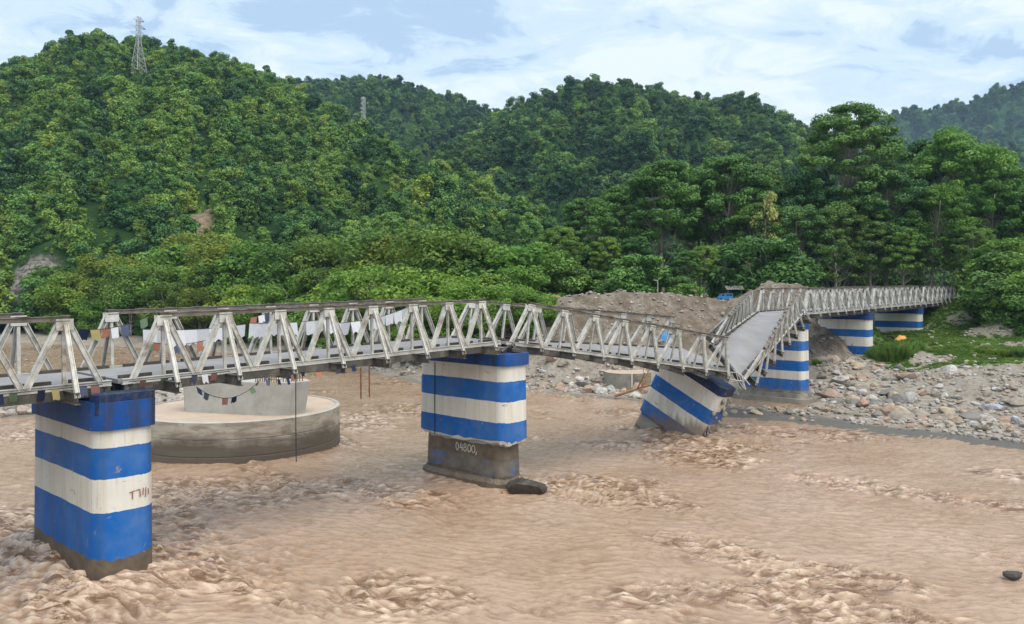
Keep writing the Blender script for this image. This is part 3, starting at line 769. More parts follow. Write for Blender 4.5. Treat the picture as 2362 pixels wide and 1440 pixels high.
# ------------------------------------------------------------------ the bridge
def span(name, A, B, A2, B2, label, nodes=8, Htr=2.72, first=True):
    """one truss span. A,B: ends of the near truss (underside of the floor beams), A2,B2: of the far truss"""
    A, B, A2, B2 = Vector(A), Vector(B), Vector(A2), Vector(B2)
    L = ((B - A).length + (B2 - A2).length) / 2
    org = (A + B + A2 + B2) / 4
    root = empty(name, org)
    tag(root, label, 'bridge', 'spans of the broken steel truss bridge')
    def fr(u):
        n_, f_ = A.lerp(B, u), A2.lerp(B2, u)
        e = (f_ - n_).normalized(); t = ((B - A).lerp(B2 - A2, 0.5)).normalized()
        up = t.cross(e).normalized()
        return n_, f_, e, up, t
    def pt(x, y, z):
        """x metres along, y: 0 near truss .. W_BR far truss, z up from the underside"""
        n_, f_, e, up, t = fr(x / L)
        q = y / W_BR
        return n_.lerp(f_, q) + up * z
    root_pt = pt
    x0 = L * 1.55 / 20.05; dx = (L - 2 * x0) / (nodes - 1)
    xs = [x0 + i * dx for i in range(nodes)]
    def part(mb, nm, m, par): return mb.build(nm, m, par, org)
    rng = random.Random(hash(label) % 1000)
    for side in (0, 1):
        yb = 0.0 if side == 0 else W_BR
        outw = -1 if side == 0 else 1
        tr = empty('truss', (0, 0, 0)); tr.parent = root
        def nrm(x): n_, f_, e, up, t = fr(x / L); return e * outw
        # chords
        mb = MB()
        for dz in (-0.09, 0.09):
            mb.channel(pt(xs[0] - 0.15, yb + dz, Htr), pt(xs[-1] + 0.15, yb + dz, Htr), 0.17, 0.09, nrm(xs[0]) * (1 if dz * outw > 0 else -1))
        for i in range(nodes * 2 - 1):
            xx = xs[0] + i * dx / 2
            mb.bar(pt(xx - 0.18, yb, Htr + 0.10), pt(xx + 0.18, yb, Htr + 0.10), 0.30, 0.02, fr(xx / L)[3])
        part(mb, 'top_chord', M['chord'], tr)
        mb = MB()
        mb.channel(pt(0.05, yb, 0.42), pt(L - 0.05, yb, 0.42), 0.20, 0.16, nrm(0))
        part(mb, 'bottom_chord', M['edge'], tr)
        for i, x in enumerate(xs):
            n = nrm(x); up = fr(x / L)[3]
            xl = max(0.12, x - dx * 0.47); xr = min(L - 0.12, x + dx * 0.47)
            for xa in (xl, xr):
                mb = MB(); sgn = 1 if xa > x else -1
                mb.channel(pt(xa, yb, 0.46), pt(x + sgn * 0.14, yb, Htr - 0.12), 0.18, 0.18, n)
                part(mb, 'diagonal', M['steel'], tr)
            mb = MB(); mb.channel(pt(x, yb - outw * 0.03, 0.42), pt(x, yb - outw * 0.03, Htr - 0.1), 0.11, 0.11, fr(x / L)[4])
            part(mb, 'post', M['steel'], tr)
            mb = MB(); mb.channel(pt(x + 0.02, yb + outw * 1.12, 0.16), pt(x + 0.02, yb + outw * 0.13, Htr - 0.2), 0.145, 0.12, n)
            part(mb, 'raker', M['steel'], tr)
            mb = MB()
            for dz in (-0.115, 0.115):
                mb.box(pt(x, yb + dz, Htr - 0.2), (pt(x + 0.27, yb, 0) - pt(x, yb, 0)), n * 0.008, up * 0.19)
            part(mb, 'gusset_plate', M['steel'], tr)
    # floor
    mb = MB(); seg = 8
    vs, fs = [], []
    for k in range(seg + 1):
        x = L * k / seg
        for y in (0.22, W_BR - 0.22):
            for z in (0.34, 0.50): vs.append(pt(x, y, z))
    for k in range(seg):
        b0, b1 = k * 4, k * 4 + 4
        fs += [(b0 + 1, b0 + 3, b1 + 3, b1 + 1), (b0, b1, b1 + 2, b0 + 2), (b0, b0 + 1, b1 + 1, b1), (b0 + 2, b1 + 2, b1 + 3, b0 + 3)]
    fs += [(0, 2, 3, 1), (seg * 4, seg * 4 + 1, seg * 4 + 3, seg * 4 + 2)]
    mb.add(vs, fs)
    deck = part(mb, 'deck', M['asphalt'], root)
    for y, w in ((0.42, 0.16), (W_BR - 0.42, 0.16)):
        for i in range(nodes + 1):
            xa = max(0.1, x0 - dx + i * dx + 0.28); xb_ = min(L - 0.1, x0 + i * dx - 0.28)
            if xb_ - xa < 0.4: continue
            mb = MB(); mb.bar(pt(xa, y, 0.56), pt(xb_, y, 0.56), w, 0.115, fr(0.5)[3])
            part(mb, 'kerb', M['kerb'], deck)
    for i, x in enumerate([0.3] + xs + [L - 0.3]):
        mb = MB(); t = fr(x / L)[4]; up = fr(x / L)[3]
        ya, yb_ = (-1.2, W_BR + 1.2) if 0 < i <= nodes else (-0.15, W_BR + 0.15)
        mb.bar(pt(x, ya, -0.04), pt(x, yb_, -0.04), 0.16, 0.03, up); mb.bar(pt(x, ya, 0.325), pt(x, yb_, 0.325), 0.16, 0.03, up)
        mb.bar(pt(x, ya + 0.02, 0.1425), pt(x, yb_ - 0.02, 0.1425), 0.33, 0.02, t)
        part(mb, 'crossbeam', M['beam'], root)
    for y in (-0.02, 0.9, 2.35, 3.8, W_BR + 0.02):
        mb = MB(); mb.bar(pt(0.1, y, 0.15), pt(L - 0.1, y, 0.15), 0.30, 0.11, (pt(0, 1, 0) - pt(0, 0, 0)))
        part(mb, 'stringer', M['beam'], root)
    return pt, L, org

def J(t, z, lat=0.0):
    p = joint(t, lat); return Vector((p.x, p.y, z))
ZJ = {'z': -3.95, 'a': -3.72, 'b': -3.36, 'd': -2.85, 'e': -2.68, 'f': -2.50, 'g': -2.35}
e_ = 0.0035
S = {}
S['one'] = span('bridge_span', J(-0.567, ZJ['z']), J(JT['a'] - e_, ZJ['a']), J(-0.567, ZJ['z'], W_BR), J(JT['a'] - e_, ZJ['a'], W_BR),
                'truss span cut off by the left edge of the picture, beyond the nearest striped pier')
S['two'] = span('bridge_span', J(JT['a'] + e_, ZJ['a']), J(JT['b'] - e_, ZJ['b']), J(JT['a'] + e_, ZJ['a'], W_BR), J(JT['b'] - e_, ZJ['b'], W_BR),
                'level truss span hung with white flags between the two nearest piers')
lowN, lowF = Vector((15.26, 55.1, -6.25)), Vector((12.35, 58.6, -4.85))
S['three'] = span('bridge_span', J(JT['b'] + e_, ZJ['b'] - 0.02), lowN, J(JT['b'] + e_, ZJ['b'] - 0.02, W_BR), lowF,
                  'fallen truss span sloping down onto the tilted pier from the left')
S['four'] = span('bridge_span', Vector((16.35, 55.9, -6.95)), J(JT['d'] - e_, ZJ['d']), Vector((15.0, 59.6, -4.55)), J(JT['d'] - e_, ZJ['d'], W_BR),
                 'twisted truss span whose bare road deck climbs steeply from the broken joint')
S['five'] = span('bridge_span', J(JT['d'] + e_, ZJ['d']), J(JT['e'] - e_, ZJ['e']), J(JT['d'] + e_, ZJ['d'], W_BR), J(JT['e'] - e_, ZJ['e'], W_BR),
                 'intact truss span just beyond the kink, between the two rock-bank piers')
S['six'] = span('bridge_span', J(JT['e'] + e_, ZJ['e']), J(JT['f'] - e_, ZJ['f']), J(JT['e'] + e_, ZJ['e'], W_BR), J(JT['f'] - e_, ZJ['f'], W_BR),
                'intact truss span between the two farthest striped piers')
S['seven'] = span('bridge_span', J(JT['f'] + e_, ZJ['f']), J(JT['g'], ZJ['g']), J(JT['f'] + e_, ZJ['f'], W_BR), J(JT['g'], ZJ['g'], W_BR),
                  'last truss span running into the trees on the far bank')

# abutment block at the far end
ab = MB(); c = joint(JT['g'] + 0.03, W_BR / 2)
ab.box((c.x, c.y, -5.2), Vector((DX, DY, 0)) * 1.2, Vector((-DY, DX, 0)) * 3.4, (0, 0, 2.75))
tag(ab.build('abutment', M['conc'], origin=(c.x, c.y, -8)), 'concrete abutment under the far end of the bridge', 'abutment')

# ------------------------------------------------------------------ piers
def outline(Lh, Wh, r, n=12):
    """rounded rectangle, Lh half length (local y), Wh half width (local x)"""
    pts = []
    for cx_, cy_, a0 in ((Wh - r, Lh - r, 0), (-Wh + r, Lh - r, 90), (-Wh + r, -Lh + r, 180), (Wh - r, -Lh + r, 270)):
        for k in range(n + 1):
            a = math.radians(a0 + 90 * k / n); pts.append((cx_ + r * math.cos(a), cy_ + r * math.sin(a)))
    # denser straight runs
    out = []
    for i, p in enumerate(pts):
        q = pts[(i + 1) % len(pts)]; side_ = (i % (n + 1)) == n; m = (4 if (i // (n + 1)) % 2 == 0 else 12) if side_ else 1
        for k in range(m): out.append((p[0] + (q[0] - p[0]) * k / m, p[1] + (q[1] - p[1]) * k / m))
    return out
def prism(loops_spec, jag=0.0, seed=0, cap_top=True, cap_bot=True):
    """loops_spec: list of (z, Lh, Wh, r, material index of the band below, wobble)"""
    rng = random.Random(seed)
    mb = MB(); rings = []
    for (z, Lh, Wh, r, mi, wob) in loops_spec:
        o = outline(Lh, Wh, r)
        ring = []
        ph = rng.random() * 6
        for k, (x, y) in enumerate(o):
            w = wob * (math.sin(k * 0.37 + ph) * 0.5 + rng.uniform(-1, 1) * 0.6)
            ring.append((x, y, z + w))
        rings.append(ring)
    n = len(rings[0]); vs = [p for r in rings for p in r]
    for i in range(len(rings) - 1):
        fs = [(i * n + k, (i + 1) * n + k, (i + 1) * n + (k + 1) % n, i * n + (k + 1) % n) for k in range(n)]
        base = len(mb.v) if i == 0 else 0
        if i == 0: mb.v.extend(vs)
        mb.f.extend(fs); mb.m.extend([loops_spec[i][4]] * n)
    if cap_top: mb.f.append(tuple(range(n))); mb.m.append(loops_spec[0][4])
    if cap_bot: mb.f.append(tuple(range((len(rings) - 1) * n, len(rings) * n))[::-1]); mb.m.append(loops_spec[-2][4])
    return mb
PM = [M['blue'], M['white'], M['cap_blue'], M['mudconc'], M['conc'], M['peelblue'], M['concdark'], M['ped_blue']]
def pier_root(t, label, lat=W_BR / 2, ds=0.0):
    p = joint(t + ds, lat); r = empty('bridge_pier', (p.x, p.y, 0))
    r.rotation_euler = (0, 0, math.atan2(DY, DX))
    tag(r, label, 'bridge pier', 'blue and white striped bridge piers'); return r
def pier(t, top, bands, label, cap_h=0.6, Lh=3.2, Wh=0.93, r=0.5, foot=None, seed=0, cap_mat=2, ds=0.0, lat=W_BR / 2, bear=True):
    """bands: [(z_bottom, material index)], first starts under the cap"""
    root = pier_root(t, label, lat, ds)
    cb = top - cap_h
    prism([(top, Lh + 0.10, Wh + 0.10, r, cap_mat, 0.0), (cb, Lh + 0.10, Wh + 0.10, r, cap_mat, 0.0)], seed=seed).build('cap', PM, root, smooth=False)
    spec = []; z = cb + 0.02; h_tot = cb - bands[-1][0]
    for zb, mi in bands:
        k = (cb - z) / h_tot
        spec.append((z, Lh + 0.05 * k, Wh + 0.05 * k, r, mi, 0.0 if z > cb else 0.10 if mi == 3 else 0.022)); z = zb
    spec.append((z, Lh + 0.05, Wh + 0.05, r, bands[-1][1], 0.0))
    prism(spec, seed=seed + 1).build('shaft', PM, root)
    if foot:
        for z0, z1, gl, gw in foot:
            prism([(z0, Lh + gl, Wh + gw, r + gw * 0.6, 6, 0.0), (z1, Lh + gl + 0.05, Wh + gw + 0.05, r + gw * 0.6, 3, 0.0)], seed=seed + 2).build('footing', PM, root)
    if bear:
        for y in (-2.35, -1.2, 0, 1.2, 2.35):
            mb = MB(); mb.box((0, y, top + 0.05), (0.32, 0, 0), (0, 0.2, 0), (0, 0, 0.07)); mb.build('bearing', M['beam'], root)
    return root
p1 = pier(JT['a'], ZJ['a'] - 0.12, [(-5.39, 1), (-6.44, 0), (-7.57, 1), (-9.15, 0), (-13, 3)],
          'nearest blue and white striped pier with red scrawl, standing in churning brown water', 0.95, seed=1, r=0.68, Lh=3.32, Wh=1.0)
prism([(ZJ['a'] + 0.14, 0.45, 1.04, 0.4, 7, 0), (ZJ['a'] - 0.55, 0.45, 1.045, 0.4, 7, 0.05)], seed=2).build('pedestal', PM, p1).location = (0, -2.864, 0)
p2 = pier_root(JT['b'], 'second striped pier with spalled lower shaft and driftwood caught at its foot')
zt = ZJ['b'] - 0.12
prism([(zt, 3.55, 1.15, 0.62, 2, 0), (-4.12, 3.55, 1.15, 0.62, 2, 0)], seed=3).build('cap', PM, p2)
prism([(-4.10, 3.42, 1.04, 0.62, 1, 0), (-4.95, 3.42, 1.05, 0.62, 0, .022), (-6.02, 3.44, 1.06, 0.62, 1, .022), (-7.12, 3.45, 1.07, 0.62, 0, .022), (-8.12, 3.47, 1.08, 0.62, 1, .10), (-8.25, 3.42, 1.02, 0.6, 1, .10)], seed=4).build('shaft', PM, p2)
prism([(-8.05, 3.05, 0.84, 0.6, 4, 0), (-8.42, 3.05, 0.84, 0.6, 3, 0.08), (-9.2, 3.08, 0.86, 0.6, 5, 0.05), (-10.05, 3.1, 0.88, 0.6, 3, 0.12), (-13, 3.15, 0.9, 0.6, 3, 0)], seed=5).build('core', PM, p2)
prism([(-10.15, 3.15, 1.1, 1.0, 3, 0.06), (-10.35, 3.4, 1.3, 1.2, 3, 0.06), (-13, 3.5, 1.4, 1.3, 3, 0)], seed=6).build('footing', PM, p2)
for y in (-2.35, -1.2, 0, 1.2, 2.35):
    mb = MB(); mb.box((0, y, zt + 0.05), (0.32, 0, 0), (0, 0.2, 0), (0, 0, 0.07)); mb.build('bearing', M['beam'], p2)
mb = MB(); mb.tube([(-1.08, 1.9, -4.2), (-1.09, 1.9, -6.2), (-1.11, 1.88, -8.3)], 0.02, 6); mb.build('drain_pipe', M['rope'], p2)
p4 = pier(JT['d'], ZJ['d'] - 0.12, [(-4.95, 1), (-5.85, 0), (-6.8, 1), (-7.75, 0), (-8.55, 1), (-9.6, 0), (-10.4, 6)],
          'striped pier on stepped footing right behind the broken joint', 0.85, seed=10, foot=[(-9.85, -10.3, 0.25, 0.3), (-10.25, -11.8, 0.7, 0.8)], ds=-0.012, lat=W_BR / 2 + 0.35)
p5 = pier(JT['e'], ZJ['e'] - 0.12, [(-4.68, 1), (-5.5, 0), (-6.55, 1), (-7.5, 0), (-7.75, 1), (-10.5, 6)],
          'striped pier half buried by a pile of rocks, left of the tall grass', 0.75, Lh=2.9, seed=14, ds=-0.015, lat=W_BR / 2 + 0.3)
p6 = pier(JT['f'], ZJ['f'] - 0.12, [(-4.42, 1), (-5.28, 0), (-6.3, 1), (-7.2, 0), (-9.5, 6)],
          'farthest striped pier standing on grass beside the orange sheet', 0.75, Lh=2.9, seed=18, ds=-0.012, lat=W_BR / 2 + 0.3)
# the tilted pier under the broken joint
p3 = empty('bridge_pier', (13.7, 56.9, -5.95))
sdx = Vector((0.72, 0.69, 0)).normalized(); ldy = Vector((-sdx.y, sdx.x, 0))
tilt = math.radians(-25)
Rm = Matrix((sdx, ldy, Vector((0, 0, 1)))).transposed()
Rt = Rm @ Matrix.Rotation(math.radians(25), 3, 'X')
p3.rotation_euler = (Rt @ Matrix.Rotation(math.radians(5), 3, 'Y')).to_euler()
tag(p3, 'tilted striped pier leaning over in the flood beneath the broken joint', 'bridge pier', 'blue and white striped bridge piers')
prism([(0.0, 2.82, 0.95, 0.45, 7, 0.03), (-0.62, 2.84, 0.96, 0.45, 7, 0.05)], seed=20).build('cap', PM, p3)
prism([(-0.60, 2.8, 0.92, 0.45, 1, 0), (-1.85, 2.8, 0.93, 0.45, 0, 0.02), (-2.9, 2.8, 0.94, 0.45, 1, 0.02), (-3.98, 2.8, 0.95, 0.45, 0, 0.02), (-4.85, 2.78, 0.95, 0.45, 0, 0.2), (-5.05, 2.65, 0.85, 0.4, 4, 0.16)], seed=21).build('shaft', PM, p3)
prism([(-4.8, 2.6, 0.80, 0.35, 6, 0), (-6.0, 2.65, 0.84, 0.35, 3, 0.1), (-10, 2.7, 0.88, 0.35, 3, 0)], seed=22).build('core', PM, p3)
mb = MB()
for k in range(26):
    a = random.uniform(-0.8, 0.8); z = random.uniform(-4.4, -0.8); s_ = random.uniform(0.12, 0.3)
    mb.tube([(a, -2.82, z), (a + random.uniform(-.1, .1), -2.84 - s_ * 0.25, z + 0.02)], [s_, s_ * 0.5], 5)
mb.build('spalled_concrete', M['concdark'], p3)

# brushed writing on two piers
def strokes(name, segs, w, fn, m, parent):
    mb = MB()
    for pl in segs:
        for (a, b_) in zip(pl[:-1], pl[1:]):
            A_, nA = fn(*a); B_, nB = fn(*b_)
            t = (B_ - A_).normalized(); side = t.cross(nA).normalized() * w / 2
            mb.add([A_ - side - t * w * .3, A_ + side - t * w * .3, B_ + side + t * w * .3, B_ - side + t * w * .3], [(0, 1, 2, 3)])
    return mb.build(name, m, parent)
def end_face(u, z):      # near end of the nearest pier: local -y end, u along +x
    Lh, Wh, r = 3.36, 1.04, 0.68
    x = u
    y = -Lh
    if abs(x) > Wh - r: y = -Lh + r - math.sqrt(max(0, r * r - (abs(x) - (Wh - r)) ** 2))
    return Vector((x, y - 0.012, z)), Vector((0, -1, 0))
TZ = -7.32
strokes('painted_letters', [[(0.02, TZ + .33), (0.20, TZ + .36)], [(0.11, TZ + .34), (0.12, TZ + .10)], [(0.24, TZ + .37), (0.36, TZ + .38)], [(0.36, TZ + .38), (0.38, TZ + .13)],
                            [(0.48, TZ + .40), (0.47, TZ + .17)], [(0.58, TZ + .40), (0.57, TZ + .08)], [(0.68, TZ + .33), (0.69, TZ + .14)]], 0.035, end_face, M['redpaint'], p1)
def side_face(u, z): return Vector((-0.882, u, z)), Vector((-1, 0, 0))
def ring(cx_, cz_, rx, rz, n=12): return [(cx_ + rx * math.cos(2 * math.pi * k / n), cz_ + rz * math.sin(2 * math.pi * k / n)) for k in range(n + 1)]
LZ = -8.98
strokes('painted_letters', [ring(0.28, LZ + .2, .10, .21), [(-0.02, LZ + .42), (0.07, LZ + .16), (-0.16, LZ + .16)], [(-0.10, LZ + .32), (-0.10, LZ)], ring(-0.33, LZ + .11, .11, .11), ring(-0.33, LZ + .31, .09, .09),
                            ring(-0.66, LZ + .2, .12, .2), ring(-0.97, LZ + .2, .13, .2), [(-1.22, LZ + .08), (-1.17, LZ - .08)]], 0.055, side_face, M['chalk'], p2)

# ------------------------------------------------------------------ new-bridge caissons upstream
def lathe(prof, n, c, mb=None, mi=0):
    mb = mb or MB(); o = len(mb.v)
    for r, z in prof:
        for k in range(n):
            a = 2 * math.pi * k / n; mb.v.append((c[0] + r * math.cos(a), c[1] + r * math.sin(a), z))
    for i in range(len(prof) - 1):
        for k in range(n):
            mb.f.append((o + i * n + k, o + i * n + (k + 1) % n, o + (i + 1) * n + (k + 1) % n, o + (i + 1) * n + k)); mb.m.append(mi)
    return mb
def wet_conc():
    m, nt, b, out = mat('formed_concrete_with_tide_marks')
    v = coords(nt, 'World'); vs = coords(nt, 'World', (0.5, 0.5, 2.4))
    g = N(nt, 'ShaderNodeNewGeometry'); sp = N(nt, 'ShaderNodeSeparateXYZ'); nt.links.new(g.outputs['Position'], sp.inputs[0])
    n = noise(nt, vs, 1.1, 7, 0.65, 0.5); n3 = noise(nt, v, 0.22, 5, 0.6)
    c = mixc(nt, rampf(nt, n, [(0.42, 0.0), (0.62, 1.0)]), (0.40, 0.37, 0.31), (0.24, 0.205, 0.16))
    lvl = mth(nt, 'ADD', sp.outputs['Z'], mth(nt, 'ADD', mth(nt, 'MULTIPLY', n3, -4.2), mth(nt, 'MULTIPLY', n, -0.5)))
    wet = rampf(nt, mth(nt, 'MULTIPLY', mth(nt, 'ADD', lvl, 11.6), 0.6), [(0.0, 0.9), (0.5, 0.0)])
    c = mixc(nt, wet, c, (0.085, 0.07, 0.055))
    c = mixc(nt, rampf(nt, noise(nt, v, 2.2, 8, 0.75), [(0.58, 0.0), (0.72, 0.8)]), c, (0.07, 0.06, 0.05))
    nt.links.new(c, b.inputs['Base Color']); b.inputs['Roughness'].default_value = 0.7
    bump(nt, b, n, 0.4, 0.05); return m
M['wetconc'] = wet_conc()
def silt_top():
    return simple('silt_covered_concrete', (0.44, 0.345, 0.27), 0.8, 0.12, 0.5, ((0.47, 0.44, 0.39), 0.6))
M['silt'] = silt_top()
cx_, cy_, cr_ = CAIS
root = empty('well_foundation', (cx_, cy_, -10.5))
tag(root, 'big round concrete well foundation with unfinished pier stem upstream of the bridge', 'foundation')
zt = -7.75
lathe([(cr_, zt), (cr_, zt - 0.95), (cr_ - 0.025, zt - 0.97), (cr_ - 0.025, zt - 1.0), (cr_, zt - 1.02), (cr_, zt - 1.95), (cr_ - 0.025, zt - 1.97), (cr_ - 0.025, zt - 2.0), (cr_ + .02, zt - 2.02), (cr_ + .02, zt - 5)], 72, (cx_, cy_)).build('drum', M['wetconc'], root, root.location, smooth=False)
mb = lathe([(cr_, zt), (cr_ - 0.18, zt + 0.05), (cr_ - 0.3, zt + 0.03)], 72, (cx_, cy_), None, 0)
mb.build('rim', M['conc'], root, root.location)
mb = MB(); nn = 72
mb.add([(cx_ + (cr_ - 0.02) * math.cos(2 * math.pi * k / nn), cy_ + (cr_ - 0.02) * math.sin(2 * math.pi * k / nn), zt - 0.004) for k in range(nn)], [tuple(range(nn))])
mb.build('top', M['silt'], root, root.location)
# faceted pier stem, wider towards its top
sa = math.radians(-14); ca, sb_ = math.cos(sa), math.sin(sa)
def st(x, y, z): return (cx_ + 1.0 + x * ca - y * sb_, cy_ - 1.9 + x * sb_ + y * ca, zt + z)
plan = [(-4.1, -0.5), (-3.6, -1.1), (1.9, -1.25), (3.4, -0.85), (3.9, 0.3), (3.2, 1.2), (-3.6, 1.2), (-4.1, 0.6)]
vs = [st(x, y, -0.02) for x, y in plan] + [st(x * 1.06 + 0.1, y * 1.03, 2.0) for x, y in plan]
k = len(plan)
mb = MB(); mb.add(vs, [(i, (i + 1) % k, k + (i + 1) % k, k + i) for i in range(k)] + [tuple(range(k, 2 * k))])
stem = mb.build('pier_stem', M['conc'], root, root.location)
for i in range(22):
    x = 1.3 + 2.5 * i / 21; y = -1.05 if i < 14 else -0.7 + 0.12 * (i - 14)
    mb = MB(); p = Vector(st(x, y, 1.95)); q = p + Vector((random.uniform(-.03, .03), random.uniform(-.03, .03), random.uniform(0.55, 0.75)))
    mb.tube([p, q], 0.03, 5); mb.build('rebar', M['rust'], stem, (0, 0, 0)).location = -Vector(root.location)
# second, half-finished one below the embankment
c2 = P(1447, 884, 84); c2.z = -10.6
root2 = empty('well_foundation', c2)
tag(root2, 'small grey concrete well foundation half hidden below the fallen span', 'foundation')
lathe([(2.5, -8.95), (2.5, -10.0), (2.47, -10.02), (2.5, -10.06), (2.5, -11.5)], 40, (c2.x, c2.y)).build('drum', M['concdark'], root2, c2)
mb = MB(); mb.add([(c2.x + 2.48 * math.cos(2 * math.pi * k / 40), c2.y + 2.48 * math.sin(2 * math.pi * k / 40), -8.96) for k in range(40)], [tuple(range(40))]); mb.build('top', M['silt'], root2, c2)
mb = MB(); mb.tube([(c2.x + 0.1, c2.y - 2.53, -8.9), (c2.x + 0.1, c2.y - 2.56, -10.7)], 0.07, 8); mb.build('pipe', M['chalk'], root2, c2)

# ------------------------------------------------------------------ trees one can tell apart
def place_tree(kind, pos, s, rz, label, group, name='tree', sz=None, cat='tree'):
    t, c = kind
    root = empty(name, pos); root.rotation_euler = (0, 0, rz); root.scale = (s, s, sz or s)
    tag(root, label, cat, group)
    for o in (t, c):
        q = o.copy(); COL.objects.link(q); q.parent = root
    return root
TK = {}
for k in range(4): TK['grove%d' % k] = make_tree(100 + k, 22, 0.46, 6.2, 125, 320, 0.195, M['leaf_grove'], flat=0.55, crad=0.20)
for k in range(2): TK['dark%d' % k] = make_tree(120 + k, 24, 0.30, 7.0, 130, 320, 0.20, M['leaf_dark'], flat=0.55, crad=0.20, top=0.7)
TK['giant'] = make_tree(131, 33, 0.26, 9.6, 230, 340, 0.22, M['leaf_dark'], flat=0.5, top=0.5, trunk_r=0.62, crad=0.155)
for k in range(2): TK['lime%d' % k] = make_tree(140 + k, 21, 0.30, 6.8, 125, 320, 0.20, M['leaf_lime'], flat=0.55, crad=0.20)
for k in range(3): TK['shrub%d' % k] = make_tree(150 + k, 7.5, 0.08, 3.6, 38, 300, 0.17, M['leaf_lime'], flat=0.7, crad=0.36, multi=3, top=0.8)
for k in range(2): TK['olive%d' % k] = make_tree(160 + k, 10, 0.08, 4.0, 42, 320, 0.18, M['leaf_olive'], flat=0.75, crad=0.34, multi=3, top=0.7)
for k in range(2): TK['bush%d' % k] = make_tree(170 + k, 6, 0.05, 3.4, 32, 300, 0.18, M['leaf_grove'], flat=0.7, crad=0.36, multi=2, top=0.8)
TK['yellow'] = make_tree(180, 17, 0.50, 2.4, 15, 70, 0.22, M['leaf_yellow'], flat=0.8, crad=0.42)
KH = {'grove': 22, 'dark': 24, 'giant': 33, 'lime': 21, 'shrub': 7.5, 'olive': 10, 'bush': 6, 'yellow': 17}
def tree_px(kind, px, ptop, d, label, group=None, name='tree', cat='tree', wide=1.0, base=None):
    x = (px - CX) / FPX * d
    zb = gz(x, d) if base is None else base
    h = -(ptop - HY) / FPX * d - zb
    key = kind.rstrip('0123456789'); s = h / (KH[key] * 1.02)
    return place_tree(TK[kind], (x, d, zb - 0.15), s * wide, random.random() * 6.28, label, group, name, sz=s, cat=cat)
GT = 'trees of the riverside grove'
# the grove behind the embankment
for kd, px, pt_, d, lab in [
    ('grove0', 1290, 520, 116, 'low rounded tree at the grove\'s edge beside the lime bank bushes'),
    ('grove1', 1370, 455, 124, 'mid-height tree on the shoulder of the grove, behind the red sheet'),
    ('grove2', 1440, 430, 132, 'back-row grove tree just left of the pale-trunked tree'), ('grove3', 1530, 375, 126, 'pale-trunked flat-topped tree above the middle of the gravel embankment'),
    ('grove0', 1610, 385, 136, 'back-row grove tree between the pale-trunked and the highest flat-topped tree'), ('grove2', 1672, 358, 128, 'highest flat-topped tree of the grove between embankment and giant tree'),
    ('grove1', 1735, 385, 138, 'back-row grove tree just right of the highest flat-topped tree'), ('grove3', 1462, 545, 117, 'front-row grove tree just left of the pale-trunked tree'), ('grove0', 1585, 575, 114, 'front-row grove tree just right of the pale-trunked tree'), ('grove1', 1625, 565, 115, 'front-row grove tree above the blue van'),
    ('grove2', 1400, 545, 117, 'low front-row tree behind the left part of the embankment'), ('grove3', 1745, 470, 122, 'mid-green tree just left of the slim yellow tree'), ('dark0', 1790, 420, 132, 'dark tree with yellow sprays beside it, left of the giant tree')]:
    tree_px(kd, px, pt_, d, lab or 'mid-green layered tree standing inside the grove behind the gravel embankment', GT, 'grove_tree')
tree_px('giant', 1962, 246, 131, 'giant dark tree towering over the far end of the bridge', GT, 'giant_tree')
tree_px('yellow', 1766, 432, 119, 'slim tree with yellow leaf sprays left of the giant tree', GT, 'yellow_tree', wide=0.8)
for kd, px, pt_, d, lab in [
    ('dark1', 1870, 395, 128, 'dark tree close on the left of the giant tree'), ('dark0', 1835, 470, 121, 'dark lower tree just right of the slim yellow tree'), ('dark1', 2040, 380, 126, 'dark tree close on the right of the giant tree'),
    ('dark0', 1925, 470, 122, 'dark lower tree in front of the giant tree, on its left'), ('dark1', 2010, 480, 123, 'dark lower tree in front of the giant tree, on its right'), ('lime0', 2200, 300, 140, 'tall yellow-green tree right of the giant tree'),
    ('dark1', 2110, 330, 150, 'dark tree behind, between giant tree and yellow-green tree'), ('lime1', 2150, 430, 122, 'bright green tree right of the giant tree, above the bridge end'),
    ('lime0', 2290, 420, 124, 'bright green tree overhanging the bank near the right edge'), ('grove1', 2345, 385, 136, 'pale green tree at the right edge of the picture'),
    ('grove2', 2410, 400, 122, 'layered tree cut off by the right edge of the picture'), ('dark0', 2250, 520, 116, 'dark tree above the thicket right of the bridge end'), ('grove3', 2080, 520, 121, 'mid-green lower tree right above the last truss span'), ('lime1', 2370, 560, 108, 'leafy green tree low at the right edge above the grass')]:
    tree_px(kd, px, pt_, d, lab or 'dark broadleaf tree in the shade around the giant tree', GT, 'grove_tree')
# undergrowth under the grove
for i, (px, pt_, d) in enumerate([(1255, 600, 112), (1320, 615, 112), (1400, 630, 112), (1470, 590, 113), (1570, 640, 112), (1820, 635, 116), (1762, 560, 114), (1330, 560, 124), (1500, 590, 134), (1700, 600, 138), (1860, 600, 138), (1990, 610, 140), (2060, 600, 142)]):
    tree_px('bush%d' % (i % 2), px, pt_, d, 'dark leafy bush in the undergrowth below the grove', 'undergrowth bushes below the grove', 'bush', 'bush', wide=1.35)
# right bank thicket hanging over the terrace
for i, (px, pt_, d) in enumerate([(2285, 600, 112), (2300, 560, 112), (2325, 600, 104), (2340, 590, 102), (2390, 600, 100), (2285, 665, 107), (2300, 660, 103), (2310, 670, 99), (2350, 655, 97), (2400, 690, 94)]):
    tree_px(('bush0', 'shrub1', 'bush1')[i % 3], px, pt_, d, 'leafy bush on the steep bank beside the far bridge end', 'bushes on the bank by the far bridge end', 'bush', 'bush', wide=1.3)
